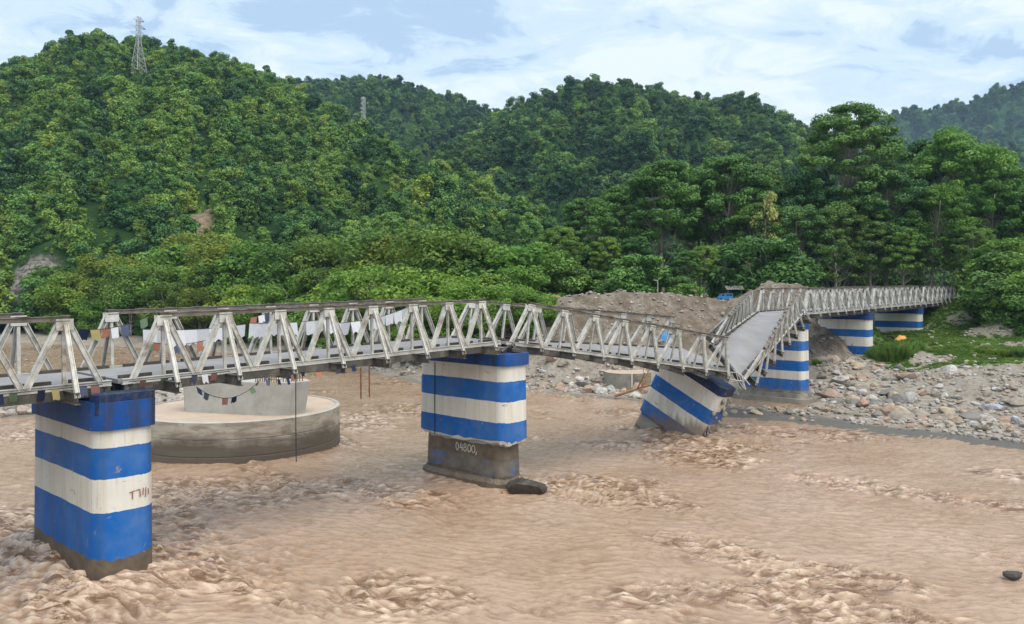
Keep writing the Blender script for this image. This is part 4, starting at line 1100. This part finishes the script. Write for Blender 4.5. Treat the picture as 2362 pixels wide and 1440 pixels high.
# bushes along the far bank at the left
def bank_y(x): 
    for y in np.arange(80, 240, 1.5):
        if float(shore_dist(np.array([x]), np.array([y]))[0]) > 4: return y
    return 200
rb = np.random.default_rng(77)
lab_far = 'bright green bush in the thicket along the far river bank'
for i in range(46):
    px = -40 + 1300 * (i + rb.random() * 0.6) / 46
    r = (px - CX) / FPX
    d = 84.0
    while float(shore_dist(np.array([r * d]), np.array([d]))[0]) < 6 and d < 230: d += 2
    d += (i % 3) * 9 + rb.random() * 5
    top = 660 - 45 * (i % 3) + rb.normal() * 16 + (25 if px < 330 else 0) + (60 if px < 150 else 0)
    kd = ('shrub0', 'shrub1', 'olive0', 'shrub2', 'olive1', 'shrub0')[rb.integers(0, 6)]
    key = 'olive' if 'olive' in kd else 'shrub'
    where = 'seen past the span at the left edge' if px < 330 else 'behind the white flags' if px < 760 else 'above the flagged span near the second pier' if px < 1080 else 'between second pier and grove'
    row = ('front', 'middle', 'back')[i % 3]
    tree_px(kd, px, top, d, ('bright green' if key == 'shrub' else 'olive green') + ' bank bush, ' + row + ' row, ' + where, 'bushes along the far river bank', 'bush', 'bush', wide=1.25)
tree_px('olive0', 432, 548, 168, 'tall olive-green feathery tree standing out below the brown landslide scar', None, 'feathery_tree', base=-7.0)
tree_px('olive1', 545, 612, 158, 'yellowish feathery tree on the far bank above the white flags', None, 'feathery_tree', base=-7.5)
tree_px('shrub2', 840, 615, 140, 'bright lime bush behind the top chord of the flagged span', None, 'lime_bush', 'bush', base=-8)

# ------------------------------------------------------------------ boulders and rubble
def rock_mesh(seed, sub=2, planes=11, m='rock'):
    rng = np.random.default_rng(seed)
    bm = bmesh.new(); bmesh.ops.create_icosphere(bm, subdivisions=sub + 1, radius=1.0)
    ns = rng.normal(size=(planes, 3)); ns /= np.linalg.norm(ns, axis=1)[:, None]; ds = 0.55 + 0.35 * rng.random(planes)
    sc = np.array([1.0, 0.7 + 0.3 * rng.random(), 0.5 + 0.25 * rng.random()])
    for v in bm.verts:
        d = np.array(v.co); dt = ns @ d
        r = min(1.0, *[ds[i] / dt[i] for i in range(planes) if dt[i] > 0.05])
        r *= 1 + 0.05 * math.sin(7 * d[0] + seed) * math.cos(6 * d[1])
        v.co = Vector(d * r * sc)
    me = bpy.data.meshes.new('boulder'); bm.to_mesh(me); bm.free()
    me.materials.append(M[m])
    return me
def rock_mat(byobj):
    m, nt, b, out = mat('river_boulder_stone' if byobj else 'river_stone')
    oi = N(nt, 'ShaderNodeObjectInfo'); v = coords(nt, 'World')
    c = oi.outputs['Color'] if byobj else rampf(nt, oi.outputs['Random'], [(0.0, (0.23, 0.22, 0.205)), (0.28, (0.40, 0.38, 0.35)), (0.5, (0.36, 0.265, 0.205)), (0.72, (0.29, 0.27, 0.235)), (0.86, (0.46, 0.45, 0.44)), (1.0, (0.34, 0.28, 0.22))])
    f = noise(nt, v, 2.6, 8, 0.7)
    c = mixc(nt, rampf(nt, f, [(0.35, 0.65), (0.6, 0.0)]), c, (0.15, 0.13, 0.11))
    nt.links.new(c, b.inputs['Base Color']); b.inputs['Roughness'].default_value = 0.9; b.inputs['Specular IOR Level'].default_value = 0.2
    bump(nt, b, f, 0.6, 0.06); return m
M['rock'] = rock_mat(True); M['stone'] = rock_mat(False)
ROCKS = [rock_mesh(s_, 1) for s_ in range(10)]
rk = np.random.default_rng(21)
RC = [('dark grey', (0.20, 0.195, 0.185)), ('pale grey', (0.44, 0.43, 0.41)), ('pinkish brown', (0.38, 0.27, 0.21)), ('grey-brown', (0.30, 0.265, 0.22)), ('tan', (0.42, 0.34, 0.25)), ('whitish', (0.52, 0.51, 0.49))]
def boulder(x, y, s, label, group, sink=0.3, col=None):
    o = bpy.data.objects.new('boulder', ROCKS[int(rk.integers(0, 10))]); COL.objects.link(o)
    o.location = (x, y, gz(x, y) + s * (0.5 - sink) * 0.9); sc = s * (0.8 + 0.5 * rk.random())
    o.scale = (sc, sc * (0.75 + 0.4 * rk.random()), s * (0.8 + 0.35 * rk.random())); o.rotation_euler = (rk.normal() * 0.25, rk.normal() * 0.25, rk.random() * 6.28)
    nm_, cc = RC[int(rk.choice(6, p=[0.17, 0.24, 0.2, 0.19, 0.12, 0.08]))]
    o.color = (*(col or cc), 1)
    if group: label = ('small ' if s < 0.4 else 'large ' if s > 0.62 else 'mid-sized ') + nm_ + ' ' + label
    tag(o, label, 'boulder', group)
    return o
# zones: (px range, shore distance range, count, size range, label, group)
ZONES = [
    ((1870, 2130), (6, 26), 75, (0.35, 1.0), 'boulder on the rocky slope between the striped piers and the river', 'boulders on the slope by the far piers'),
    ((1690, 1900), (0.8, 6), 30, (0.25, 0.62), 'boulder at the water line below the stepped pier footing', 'boulders at the foot of the stepped pier'),
    ((1900, 2400), (4, 12), 58, (0.3, 0.8), 'boulder strewn along the grey mud at the right-hand shore', 'boulders along the right-hand shore'),
    ((2130, 2420), (9, 20), 24, (0.3, 0.75), 'boulder lying on the flat below the grassy terrace', 'boulders below the grassy terrace'),
    ((1228, 1500), (0.6, 9), 62, (0.35, 0.95), 'boulder on the bank under the fallen span', 'boulders under the fallen span'),
    ((860, 1000), (0.5, 6), 26, (0.3, 0.9), 'boulder on the strip of bank left of the second pier', 'boulders left of the second pier')]
placed = []
for (pa, pb), (da, db), n, (s0, s1), lab, grp in ZONES:
    c_, tries = 0, 0
    while c_ < n and tries < 20000:
        tries += 1
        px = rk.uniform(pa, pb); d = rk.uniform(45, 105); x = (px - CX) / FPX * d
        sd_ = float(shore_dist(np.array([x]), np.array([d]))[0])
        if not (da < sd_ < db): continue
        s = s0 + (s1 - s0) * rk.random() ** 2.2
        if any((x - q[0]) ** 2 + (d - q[1]) ** 2 < (0.55 * (s + q[2])) ** 2 for q in placed): continue
        if any(((x - jp.x) * DX + (d - jp.y) * DY) ** 2 < 1.8 and abs(-(x - jp.x) * DY + (d - jp.y) * DX) < 3.6 for jp in (joint(JT['d'], 2.5), joint(JT['e'], 2.5), joint(JT['f'], 2.5))): continue
        placed.append((x, d, s)); boulder(x, d, s, lab, grp); c_ += 1
for px, d, s, lab, cl_ in [(2285, 65, 0.9, 'pale blue-grey pointed boulder on the flat near the right edge', (0.42, 0.45, 0.52)), (2345, 60, 0.8, 'light grey boulder nearest the right edge of the shore', (0.46, 0.47, 0.5)),
                      (2195, 76, 1.0, 'broad whitish boulder alone on the grey flat', (0.5, 0.49, 0.46)), (1990, 68, 1.0, 'pinkish brown rounded boulder, largest on the rocky shore', (0.40, 0.26, 0.2)), (2080, 64, 0.9, 'tan flat-faced boulder just above the mud strip', (0.43, 0.36, 0.27)),
                      (1345, 84, 1.1, 'large pale boulder below the fallen span beside the second pier', (0.46, 0.45, 0.43))]:
    x = (px - CX) / FPX * d; boulder(x, d, s, lab, None, col=cl_)
# rubble: small stones over banks, bar and embankment
xs_, ys_, ss_ = [], [], []
n = 60000
Yq = rk.uniform(44, 104, n); Xq = (rk.uniform(-60, 2480, n) - CX) / FPX * Yq
sdq = shore_dist(Xq, Yq); zq = ground_z(Xq, Yq); gq = green_mask(Xq, Yq)
barq = (Xq < -22) & (zq > WZ + 0.12)
mound = (zq > -7.5) & (Xq > -8) & (Xq < 46) & (Yq > 84)
dens = np.where(barq, 0.75, np.where(mound, 0.30, np.where(sdq > np.where(Xq > 17, 2.8, 0.9), 0.95 * np.clip(1.5 * fbm(Xq / 4, Yq / 4, 3) + 0.42, 0.05, 1), 0)))
dens = dens * (1 - 0.85 * gq)
keep = rk.random(n) < dens
Xq, Yq, zq = Xq[keep], Yq[keep], zq[keep]
sq = 0.07 + 0.36 * rk.random(len(Xq)) ** 2.6
sq = np.where(zq > -7.5, sq * 0.85, sq)
barm = Xq < -22; sq = np.where(barm, sq * 2.0, sq)
RO = []
for k in range(6):
    me = rock_mesh(50 + k, 1, 12, 'stone'); o = bpy.data.objects.new('stone_kind.%03d' % k, me); RO.append(o)
gn_scatter('rubble', np.stack([Xq, Yq, zq + sq * 0.15], -1), sq, rk.random(len(Xq)) * 6.28, rk.integers(0, 6, len(Xq)), rk.random(len(Xq)), RO, 'small stones and gravel covering the banks and the embankment')

# grass on the terrace
def tuft(seed, n, h, rad=0.22, lean=0.45):
    rng = np.random.default_rng(seed); vs = []
    for k in range(n):
        a = rng.random() * 6.28; r = rad * rng.random() ** 0.5; b = np.array([r * math.cos(a), r * math.sin(a), -0.03])
        ln = h * (0.35 + 0.85 * rng.random()) * (1 - 0.5 * r / rad if rad > 0.3 else 1); out = np.array([math.cos(a + rng.normal() * .6), math.sin(a + rng.normal() * .6), 0]) * ln * lean
        w = np.array([-math.sin(a), math.cos(a), 0]) * 0.035
        vs += [b - w, b + w, b + out * 0.5 + np.array([0, 0, ln * .75]) + w * .7, b + out + np.array([0, 0, ln * 0.9])]
    return cloud_mesh('tuft_kind', np.array(vs), M['grass'])
tk = [tuft(s_, 46, 0.30) for s_ in range(3)]
for i, o in enumerate(tk): o.name = 'tuft_kind.%03d' % i
n = 34000
Yq = rk.uniform(74, 125, n); Xq = (rk.uniform(1500, 2480, n) - CX) / FPX * Yq
gq = green_mask(Xq, Yq); keep = rk.random(n) < gq * 0.75
Xq, Yq = Xq[keep], Yq[keep]; zq = ground_z(Xq, Yq)
gn_scatter('grass', np.stack([Xq, Yq, zq], -1), 0.5 + 0.8 * rk.random(len(Xq)) ** 2, rk.random(len(Xq)) * 6.28, rk.integers(0, 3, len(Xq)), rk.random(len(Xq)), tk, 'short green grass on the terrace below the far bridge end')
big_tuft = [tuft(90 + k, 700, 1.9, 0.8, 0.28) for k in range(2)]
def grass_clump(px, py, d, s, label, group=None):
    x = (px - CX) / FPX * d; o = big_tuft[int(rk.integers(0, 2))].copy(); o.name = 'grass_clump'; COL.objects.link(o)
    o.location = (x, d, gz(x, d) - 0.05); o.scale = (s * 1.5, s * 1.5, s); o.rotation_euler = (0, 0, rk.random() * 6.28)
    tag(o, label, 'grass clump', group)
for px, d, s in [(2040, 86, 1.0), (2068, 85, 1.15), (2090, 87, 0.9), (2020, 87.5, 0.8), (2110, 88, 0.7)]:
    grass_clump(px, 0, d, s, 'tall arching grass clump in front of the farthest striped pier', 'tall grass clumps by the farthest pier')
for px, d, s in [(2290, 84, 0.5), (2320, 83, 0.6), (2350, 82, 0.55), (2262, 85, 0.4), (1885, 84, 0.4)]:
    grass_clump(px, 0, d, s, 'low grass clump on the stony flat near the soil heap', 'low grass clumps on the stony flat')

# ------------------------------------------------------------------ pylons
def pylon(pos, H, label, rz=0.3):
    root = empty('lattice_pylon', pos); root.rotation_euler = (0, 0, rz); tag(root, label, 'pylon', 'power line pylons on the hills')
    wb, wt = H * 0.10, H * 0.026
    def hw(z): return wb + (wt - wb) * min(1, z / (H * 0.62)) if z < H * 0.62 else wt
    lv = [0, .12, .24, .35, .45, .54, .62, .70, .78, .86, .93, 1.0]
    th = max(0.085, H * 0.0045)
    for sx in (-1, 1):
        for sy in (-1, 1):
            mb = MB(); mb.tube([(sx * hw(q * H), sy * hw(q * H), q * H) for q in lv], th, 4); mb.build('leg', M['pylon'], root)
    for a, b_ in zip(lv[:-1], lv[1:]):
        mb = MB(); za, zb = a * H, b_ * H; ha, hb = hw(za), hw(zb)
        for (x0_, y0_, x1_, y1_) in ((-1, -1, 1, -1), (1, -1, 1, 1), (1, 1, -1, 1), (-1, 1, -1, -1)):
            mb.tube([(x0_ * ha, y0_ * ha, za), (x1_ * hb, y1_ * hb, zb)], th * 0.6, 3); mb.tube([(x1_ * ha, y1_ * ha, za), (x0_ * hb, y0_ * hb, zb)], th * 0.6, 3)
            mb.tube([(x0_ * hb, y0_ * hb, zb), (x1_ * hb, y1_ * hb, zb)], th * 0.6, 3)
        mb.build('bracing', M['pylon'], root)
    for q, w in ((0.72, 0.16), (0.83, 0.13), (0.94, 0.10)):
        mb = MB(); z = q * H
        for s_ in (-1, 1):
            for y in (-wt, wt):
                mb.tube([(s_ * wt, y, z), (s_ * w * H, 0, z + 0.01 * H)], th * 0.7, 3); mb.tube([(s_ * wt, y, z + 0.045 * H), (s_ * w * H, 0, z + 0.01 * H)], th * 0.7, 3)
        mb.build('cross_arm', M['pylon'], root)
    return root
a = Vector(PYL[0]); pylon(a, (HY - 40) / FPX * a.y - a.z, 'tall lattice pylon rising above the crest of the nearest hill', 1.1)
a = Vector(PYL[1]); pylon(a, (HY - 224) / FPX * a.y - a.z, 'small lattice pylon on the hill flank beside the saddle ridge', 1.2)
a = P(2206, 268, 1640); pylon(a, 36, 'tiny distant pylon on the farthest hazy ridge', 0.4)

# ------------------------------------------------------------------ flags and cloths on the bridge
def flag(mb, p, q, drop, swing, cols):
    p, q = Vector(p), Vector(q); q = p.lerp(q, random.uniform(0.7, 1.0)) if cols else q
    d = Vector((0, 0, -drop)); n = (q - p).cross(d).normalized()
    rows = 3; colsn = 4; vs = []
    for i in range(rows):
        for j in range(colsn):
            u, v = j / (colsn - 1), i / (rows - 1)
            vs.append(p.lerp(q, u) + d * v * (1 + 0.12 * math.sin(9 * u + swing * 20)) + n * (swing * v + 0.05 * v * math.sin(7 * u + swing * 40)))
    fs = [(i * colsn + j, i * colsn + j + 1, (i + 1) * colsn + j + 1, (i + 1) * colsn + j) for i in range(rows - 1) for j in range(colsn - 1)]
    mb.add(vs, fs)
def flag_string(label, pts, flags, drop, group='flag strings on the bridge', wfrac=0.92, thick=0.012):
    pts = [Vector(p) for p in pts]; org = pts[0].copy(); root = empty('flag_string', org); tag(root, label, 'flags', group)
    mb = MB(); mb.tube(pts, thick, 4); mb.build('cord', M['rope'], root, org)
    seg = [0]
    for a_, b_ in zip(pts[:-1], pts[1:]): seg.append(seg[-1] + (b_ - a_).length)
    def at(s):
        for k in range(len(pts) - 1):
            if s <= seg[k + 1] + 1e-6: return pts[k].lerp(pts[k + 1], (s - seg[k]) / max(1e-6, seg[k + 1] - seg[k]))
        return pts[-1]
    n = len(flags)
    for i, c in enumerate(flags):
        if not c: continue
        s0, s1 = seg[-1] * i / n, seg[-1] * (i + wfrac) / n
        mb = MB(); flag(mb, at(s0), at(s1), drop * random.uniform(0.75, 1.12), random.uniform(-0.2, 0.2), wfrac < 0.99)
        mb.build('flag', M['c_' + c], root, org, smooth=True)
    return root
def sag(fn, xa, xb, y, za, zb, dip, n=9):
    return [fn(xa + (xb - xa) * k / (n - 1), y, za + (zb - za) * k / (n - 1) - dip * 4 * (k / (n - 1)) * (1 - k / (n - 1))) for k in range(n)]
f2 = S['two'][0]; f1 = S['one'][0]; L1 = S['one'][1]
Wc = 'white'
flag_string('long row of white flags sagging along the far truss of the flagged span', sag(f2, 2.6, 7.2, 4.25, 1.98, 1.95, 0.12), [Wc] * 8, 0.66, wfrac=1.0)
flag_string('row of white flags near the middle of the flagged span', sag(f2, 7.4, 11.9, 4.25, 1.98, 1.98, 0.08), [Wc] * 5 + [None] + [Wc] * 3, 0.70, wfrac=1.0)
flag_string('white flags rising to the top chord near the second pier', sag(f2, 11.9, 17.0, 4.25, 1.75, 2.40, 0.22), [Wc] * 3 + [None] + [Wc] * 5, 0.58, wfrac=1.0)
flag_string('short string of coloured flags low behind the first post of the flagged span', sag(f2, 2.6, 5.2, 4.1, 1.5, 1.35, 0.15), ['green', 'orange', None, 'blue', 'red', None, 'orange'], 0.45)
flag_string('pair of orange and blue flags hanging from a far diagonal', sag(f2, 7.5, 8.6, 4.3, 2.25, 2.5, 0.05), ['orange', 'white', 'blue'], 0.42)
flag_string('faded flags strung beside the top of the far truss above the nearest pier', sag(f2, 0.3, 3.0, 4.6, 2.1, 2.5, 0.2), ['dark', 'yellow', 'orange', 'white', 'blue', None, 'green'], 0.42)
flag_string('faded flags behind the span at the left edge', sag(f1, L1 - 9.0, L1 - 3.5, 4.55, 1.5, 1.35, 0.2), ['red', None, 'yellow', None, None, 'green', 'yellow', None, 'blue'], 0.45)
flag_string('weathered flags plastered along the bottom edge left of the nearest pier', sag(f1, L1 - 5.6, L1 - 0.4, -0.2, 0.42, 0.42, 0.0), ['red', 'dark', 'yellow', 'blue', None, 'dark', 'green', None, 'dark', 'yellow', None, 'blue', 'red'], 0.34, wfrac=0.75)
flag_string('weathered flags along the bottom edge right of the nearest pier', sag(f2, 0.2, 4.0, -0.2, 0.42, 0.42, 0.0), [None, 'red', None, 'green', 'dark', None, 'blue', 'white', 'red', None], 0.34, wfrac=0.8)
flag_string('loop of small coloured flags dangling below the flagged span', sag(f2, 2.2, 4.9, -1.1, 0.1, 0.2, 0.62), ['dark', 'blue', None, 'red', 'dark', None, 'green', 'red'], 0.24, wfrac=0.7)
flag_string('small yellow and red flags bunched under the flagged span', sag(f2, 4.9, 6.3, -1.1, 0.2, 0.2, 0.2), ['blue', 'green', 'yellow', 'dark', None, 'dark', 'red'], 0.26, wfrac=0.8)
flag_string('dark cloth scraps under the flagged span over the well foundation', sag(f2, 6.6, 9.4, -1.1, 0.2, 0.25, 0.1), ['dark', None, 'orange', None, None, 'blue', None, 'dark'], 0.2, wfrac=0.7)

# hanging cable, pipes, torn bars
def bar_thing(name, label, cat, segs, r, m, group=None):
    org = Vector(segs[0][0]); root = MB()
    for s_ in segs: root.tube(s_, r, 6)
    return tag(root.build(name, m, origin=org), label, cat, group)
a = f2(6.35, -1.1, 0.2); bar_thing('hanging_cable', 'long thin cable hanging from the flagged span in front of the well foundation', 'cable', [[a, a + Vector((0, 0, -2.0)), a + Vector((0.02, 0, -3.6))]], 0.02, M['rope'])
for xx, lab in ((9.62, 'left one of two rods hanging under the flagged span'), (10.08, 'right one of two rods hanging under the flagged span')):
    a = f2(xx, -1.05, 0.1); bar_thing('hanging_rod', lab, 'rod', [[a, a + Vector((0.01, 0, -1.35))]], 0.035, M['rust'], 'rods hanging under the flagged span')
rnd = random.Random(4)
a = S['three'][0](S['three'][1] - 0.2, 0.1, 0.3)
mb = MB()
for k in range(9):
    p = a + Vector((rnd.uniform(-.2, .6), rnd.uniform(-.3, .5), rnd.uniform(-.1, .2)))
    mb.tube([p, p + Vector((rnd.uniform(.1, .7), rnd.uniform(-.2, .3), rnd.uniform(-.9, .1))), p + Vector((rnd.uniform(.4, 1.2), rnd.uniform(-.2, .4), rnd.uniform(-1.6, -.4)))], 0.035, 5)
tag(mb.build('torn_steelwork', M['edge'], origin=a), 'tangle of torn steel at the broken joint of the bridge', 'steelwork')
a = S['two'][0](S['two'][1] - 0.1, 0.0, 0.0)
mb = MB()
for k in range(14):
    p = a + Vector((rnd.uniform(-.9, 1.1), rnd.uniform(-.6, .8), rnd.uniform(-.08, .15)))
    mb.tube([p, p + Vector((rnd.uniform(-.5, .6), rnd.uniform(-.3, .3), rnd.uniform(.0, .35)))], rnd.uniform(0.06, 0.16), 5)
tag(mb.build('bearing_debris', M['beam'], origin=a), 'dark heap of broken bearings on top of the second pier', 'debris')

# ------------------------------------------------------------------ driftwood, sheets, small things
def branchy(mb, p, d, r, depth, rnd_):
    q = p + d; mid = p.lerp(q, 0.5) + Vector((rnd_.uniform(-.1, .1), rnd_.uniform(-.1, .1), rnd_.uniform(-.05, .1))) * d.length
    mb.tube([p, mid, q], [r, r * 0.8, r * 0.55], 6)
    if depth:
        for k in range(rnd_.randint(2, 3)):
            n_ = Vector((rnd_.uniform(-1, 1), rnd_.uniform(-1, 1), rnd_.uniform(-.4, .8))).normalized()
            branchy(mb, mid.lerp(q, rnd_.random()), (d.normalized() + n_ * 0.8).normalized() * d.length * 0.55, r * 0.5, depth - 1, rnd_)
rr = random.Random(8)
a = P(1418, 915, 76); a.z = gz(a.x, a.y) + 0.25; b_ = P(1515, 884, 73); mb = MB()
branchy(mb, a, (b_ - a), 0.16, 2, rr); branchy(mb, P(1478, 905, 74), Vector((0.25, 0, 0.9)), 0.12, 1, rr)
tag(mb.build('driftwood_tree', M['wood'], origin=a), 'orange-brown stranded tree lying on the rocks beside the tilted pier', 'driftwood')
c = joint(JT['b'], -1.45)
mb = MB(); c3 = Vector((c.x + 0.05, c.y - 0.15, WZ + 0.12))
branchy(mb, c3 + Vector((-1.1, -0.8, -0.1)), Vector((1.0, 0.4, 0.35)), 0.24, 2, rr); branchy(mb, c3 + Vector((-0.6, -1.0, -0.35)), Vector((-2.2, 0.1, 0.15)), 0.07, 1, rr)
tag(mb.build('driftwood_stump', M['wood'], origin=c3), 'orange stump and twigs jammed against the second pier foot', 'driftwood')
o = bpy.data.objects.new('boulder', rock_mesh(74, 2, 9)); o.data.materials[0] = M['darkwood']; COL.objects.link(o); o.location = (0.75, 40.7, WZ + 0.35); o.scale = (1.15, 0.8, 0.85); o.rotation_euler = (0.1, 0.15, 0.4)
tag(o, 'dark wet lump wedged at the right of the second pier foot', 'boulder')
o = bpy.data.objects.new('boulder', rock_mesh(77, 1)); o.data.materials[0] = M['darkwood']; COL.objects.link(o); o.location = P(2335, 1322, 28.8); o.scale = (0.42, 0.3, 0.30); o.location.z -= 0.08
tag(o, 'dark wet rock breaking the brown water near the right edge', 'boulder')
def sheet(name, px, py, d, w, h, m, label, lift=0.4, cat='tarpaulin', seed=1):
    c_ = P(px, py, d); n = 12; rng = np.random.default_rng(seed)
    X, Y = np.meshgrid(np.linspace(-w / 2, w / 2, n), np.linspace(-h / 2, h / 2, n))
    z = ground_z(X + c_.x, Y + c_.y) + 0.05 + lift * np.exp(-((X / w * 2.6) ** 2 + (Y / h * 2.6) ** 2)) * (1 + 0.4 * noise2(X * 2, Y * 2 + seed)) + 0.06 * np.abs(noise2(X * 3 + seed, Y * 3))
    X = X + 0.25 * noise2(X + seed, Y * 1.3); Y = Y + 0.2 * noise2(X * 1.2, Y + seed)
    o_ = np_mesh(name, np.stack([X, Y, z - z.min()], -1).reshape(-1, 3), grid_quads(n, n), m); o_.location = (c_.x, c_.y, z.min())
    return tag(o_, label, cat)
sheet('tarpaulin', 1267, 687, 97.5, 2.3, 1.6, M['red'], 'red sheet spread on the left end of the gravel embankment', 0.25)
sheet('tarpaulin', 2078, 790, 97.5, 1.9, 1.2, M['orange'], 'orange sheet heaped on the grass by the farthest pier', 0.7, seed=3)
sheet('tarpaulin', 1536, 768, 90.0, 1.5, 1.2, M['bluetarp'], 'blue and white sheet at the foot of the gravel embankment', 0.7, seed=5)
a = P(2052, 783, 98.5); mb = MB(); ringp = [Vector((a.x + 0.42 * math.cos(q), a.y - 0.1, a.z + 0.42 * math.sin(q))) for q in np.linspace(0, 2 * math.pi, 20)]
mb.tube(ringp, 0.12, 8, caps=False); tag(mb.build('old_tyre', M['rubber'], origin=a), 'old tyre leaning beside the orange sheet at the farthest pier', 'tyre')
# shed, blue sheet and post behind the embankment
a = P(1692, 668, 113); a.z = gz(a.x, a.y); root = empty('shed', a); root.scale = (0.75,) * 3; tag(root, 'small open shed with pale roof under the trees', 'shed')
for sx in (-1.3, 1.3):
    for sy in (-0.9, 0.9):
        mb = MB(); mb.tube([(sx, sy, -0.2), (sx, sy, 2.2)], 0.06, 5); mb.build('post', M['bark'], root)
mb = MB()
for s_ in (-1, 1):
    mb.add([(-1.7, 0, 2.95), (1.7, 0, 2.95), (1.7, s_ * 1.3, 2.25), (-1.7, s_ * 1.3, 2.25), (-1.7, 0, 2.92), (1.7, 0, 2.92), (1.7, s_ * 1.3, 2.22), (-1.7, s_ * 1.3, 2.22)], [(0, 1, 2, 3), (7, 6, 5, 4), (2, 6, 7, 3), (0, 3, 7, 4), (1, 5, 6, 2)])
mb.build('roof', M['tin'], root)
mb = MB(); mb.box((0, 0.85, 0.9), (1.25, 0, 0), (0, 0.03, 0), (0, 0, 0.9)); mb.build('back_wall', M['bluetarp'], root)
a = P(1672, 684, 111); a.z = gz(a.x, a.y); root = empty('parked_van', a); root.scale = (0.62,) * 3; tag(root, 'blue van parked under the trees behind the embankment', 'van')
mb = MB()
prof = [(-1.7, 0.35), (-1.75, 0.9), (-1.35, 1.05), (-0.95, 1.7), (1.6, 1.75), (1.72, 0.4)]
mb.add([(x, -0.75, z) for x, z in prof] + [(x, 0.75, z) for x, z in prof], [tuple(range(6)), tuple(range(11, 5, -1))] + [(i, 6 + i, 6 + (i + 1) % 6, (i + 1) % 6) for i in range(6)]); mb.build('body', M['bluetarp'], root)
for x in (-0.55, 0.45, 1.15):
    mb = MB(); mb.box((x, -0.755, 1.35), (0.28, 0, 0), (0, 0.012, 0), (0, 0, 0.2)); mb.build('window', M['rubber'], root)
for x in (-1.1, 1.1):
    for y in (-0.7, 0.7):
        mb = MB(); mb.tube([(x, y - 0.1, 0.33), (x, y + 0.1, 0.33)], 0.33, 14); mb.build('wheel', M['rubber'], root)
a = P(1604, 684, 107); a.z = gz(a.x, a.y); mb = MB(); mb.tube([a, a + Vector((0, 0, 2.3))], 0.10, 8); mb.tube([a + Vector((0, 0, 2.25)), a + Vector((0, 0, 2.45))], [0.25, 0.05], 8)
tag(mb.build('marker_post', M['redpaint'], origin=a), 'rusty orange post standing on the crest of the embankment', 'post')
a = P(1517, 668, 104); a.z = gz(a.x, a.y); mb = MB(); mb.tube([a, a + Vector((0.02, 0, 2.8))], 0.05, 6); mb.tube([a + Vector((0.02, 0, 2.78)), a + Vector((-0.5, 0, 2.85))], 0.04, 6)
tag(mb.build('lamp_post', M['steel'], origin=a), 'thin pale pole in front of the pale-trunked tree', 'pole')

# ------------------------------------------------------------------ haze
def haze_box():
    mb = MB(); mb.box((0, 1150, 130), (1900, 0, 0), (0, 1250, 0), (0, 0, 152))
    m = bpy.data.materials.new('thin_humid_air'); m.use_nodes = True; nt = m.node_tree; nt.nodes.clear()
    out = nt.nodes.new('ShaderNodeOutputMaterial'); pv = nt.nodes.new('ShaderNodeVolumePrincipled')
    pv.inputs['Color'].default_value = (0.50, 0.70, 1.0, 1); pv.inputs['Density'].default_value = 0.00014; pv.inputs['Anisotropy'].default_value = 0.2
    nt.links.new(pv.outputs[0], out.inputs['Volume'])
    o_ = mb.build('haze', m); tag(o_, 'thin bluish haze over the whole valley', 'haze', kind='stuff'); return o_
haze_box()
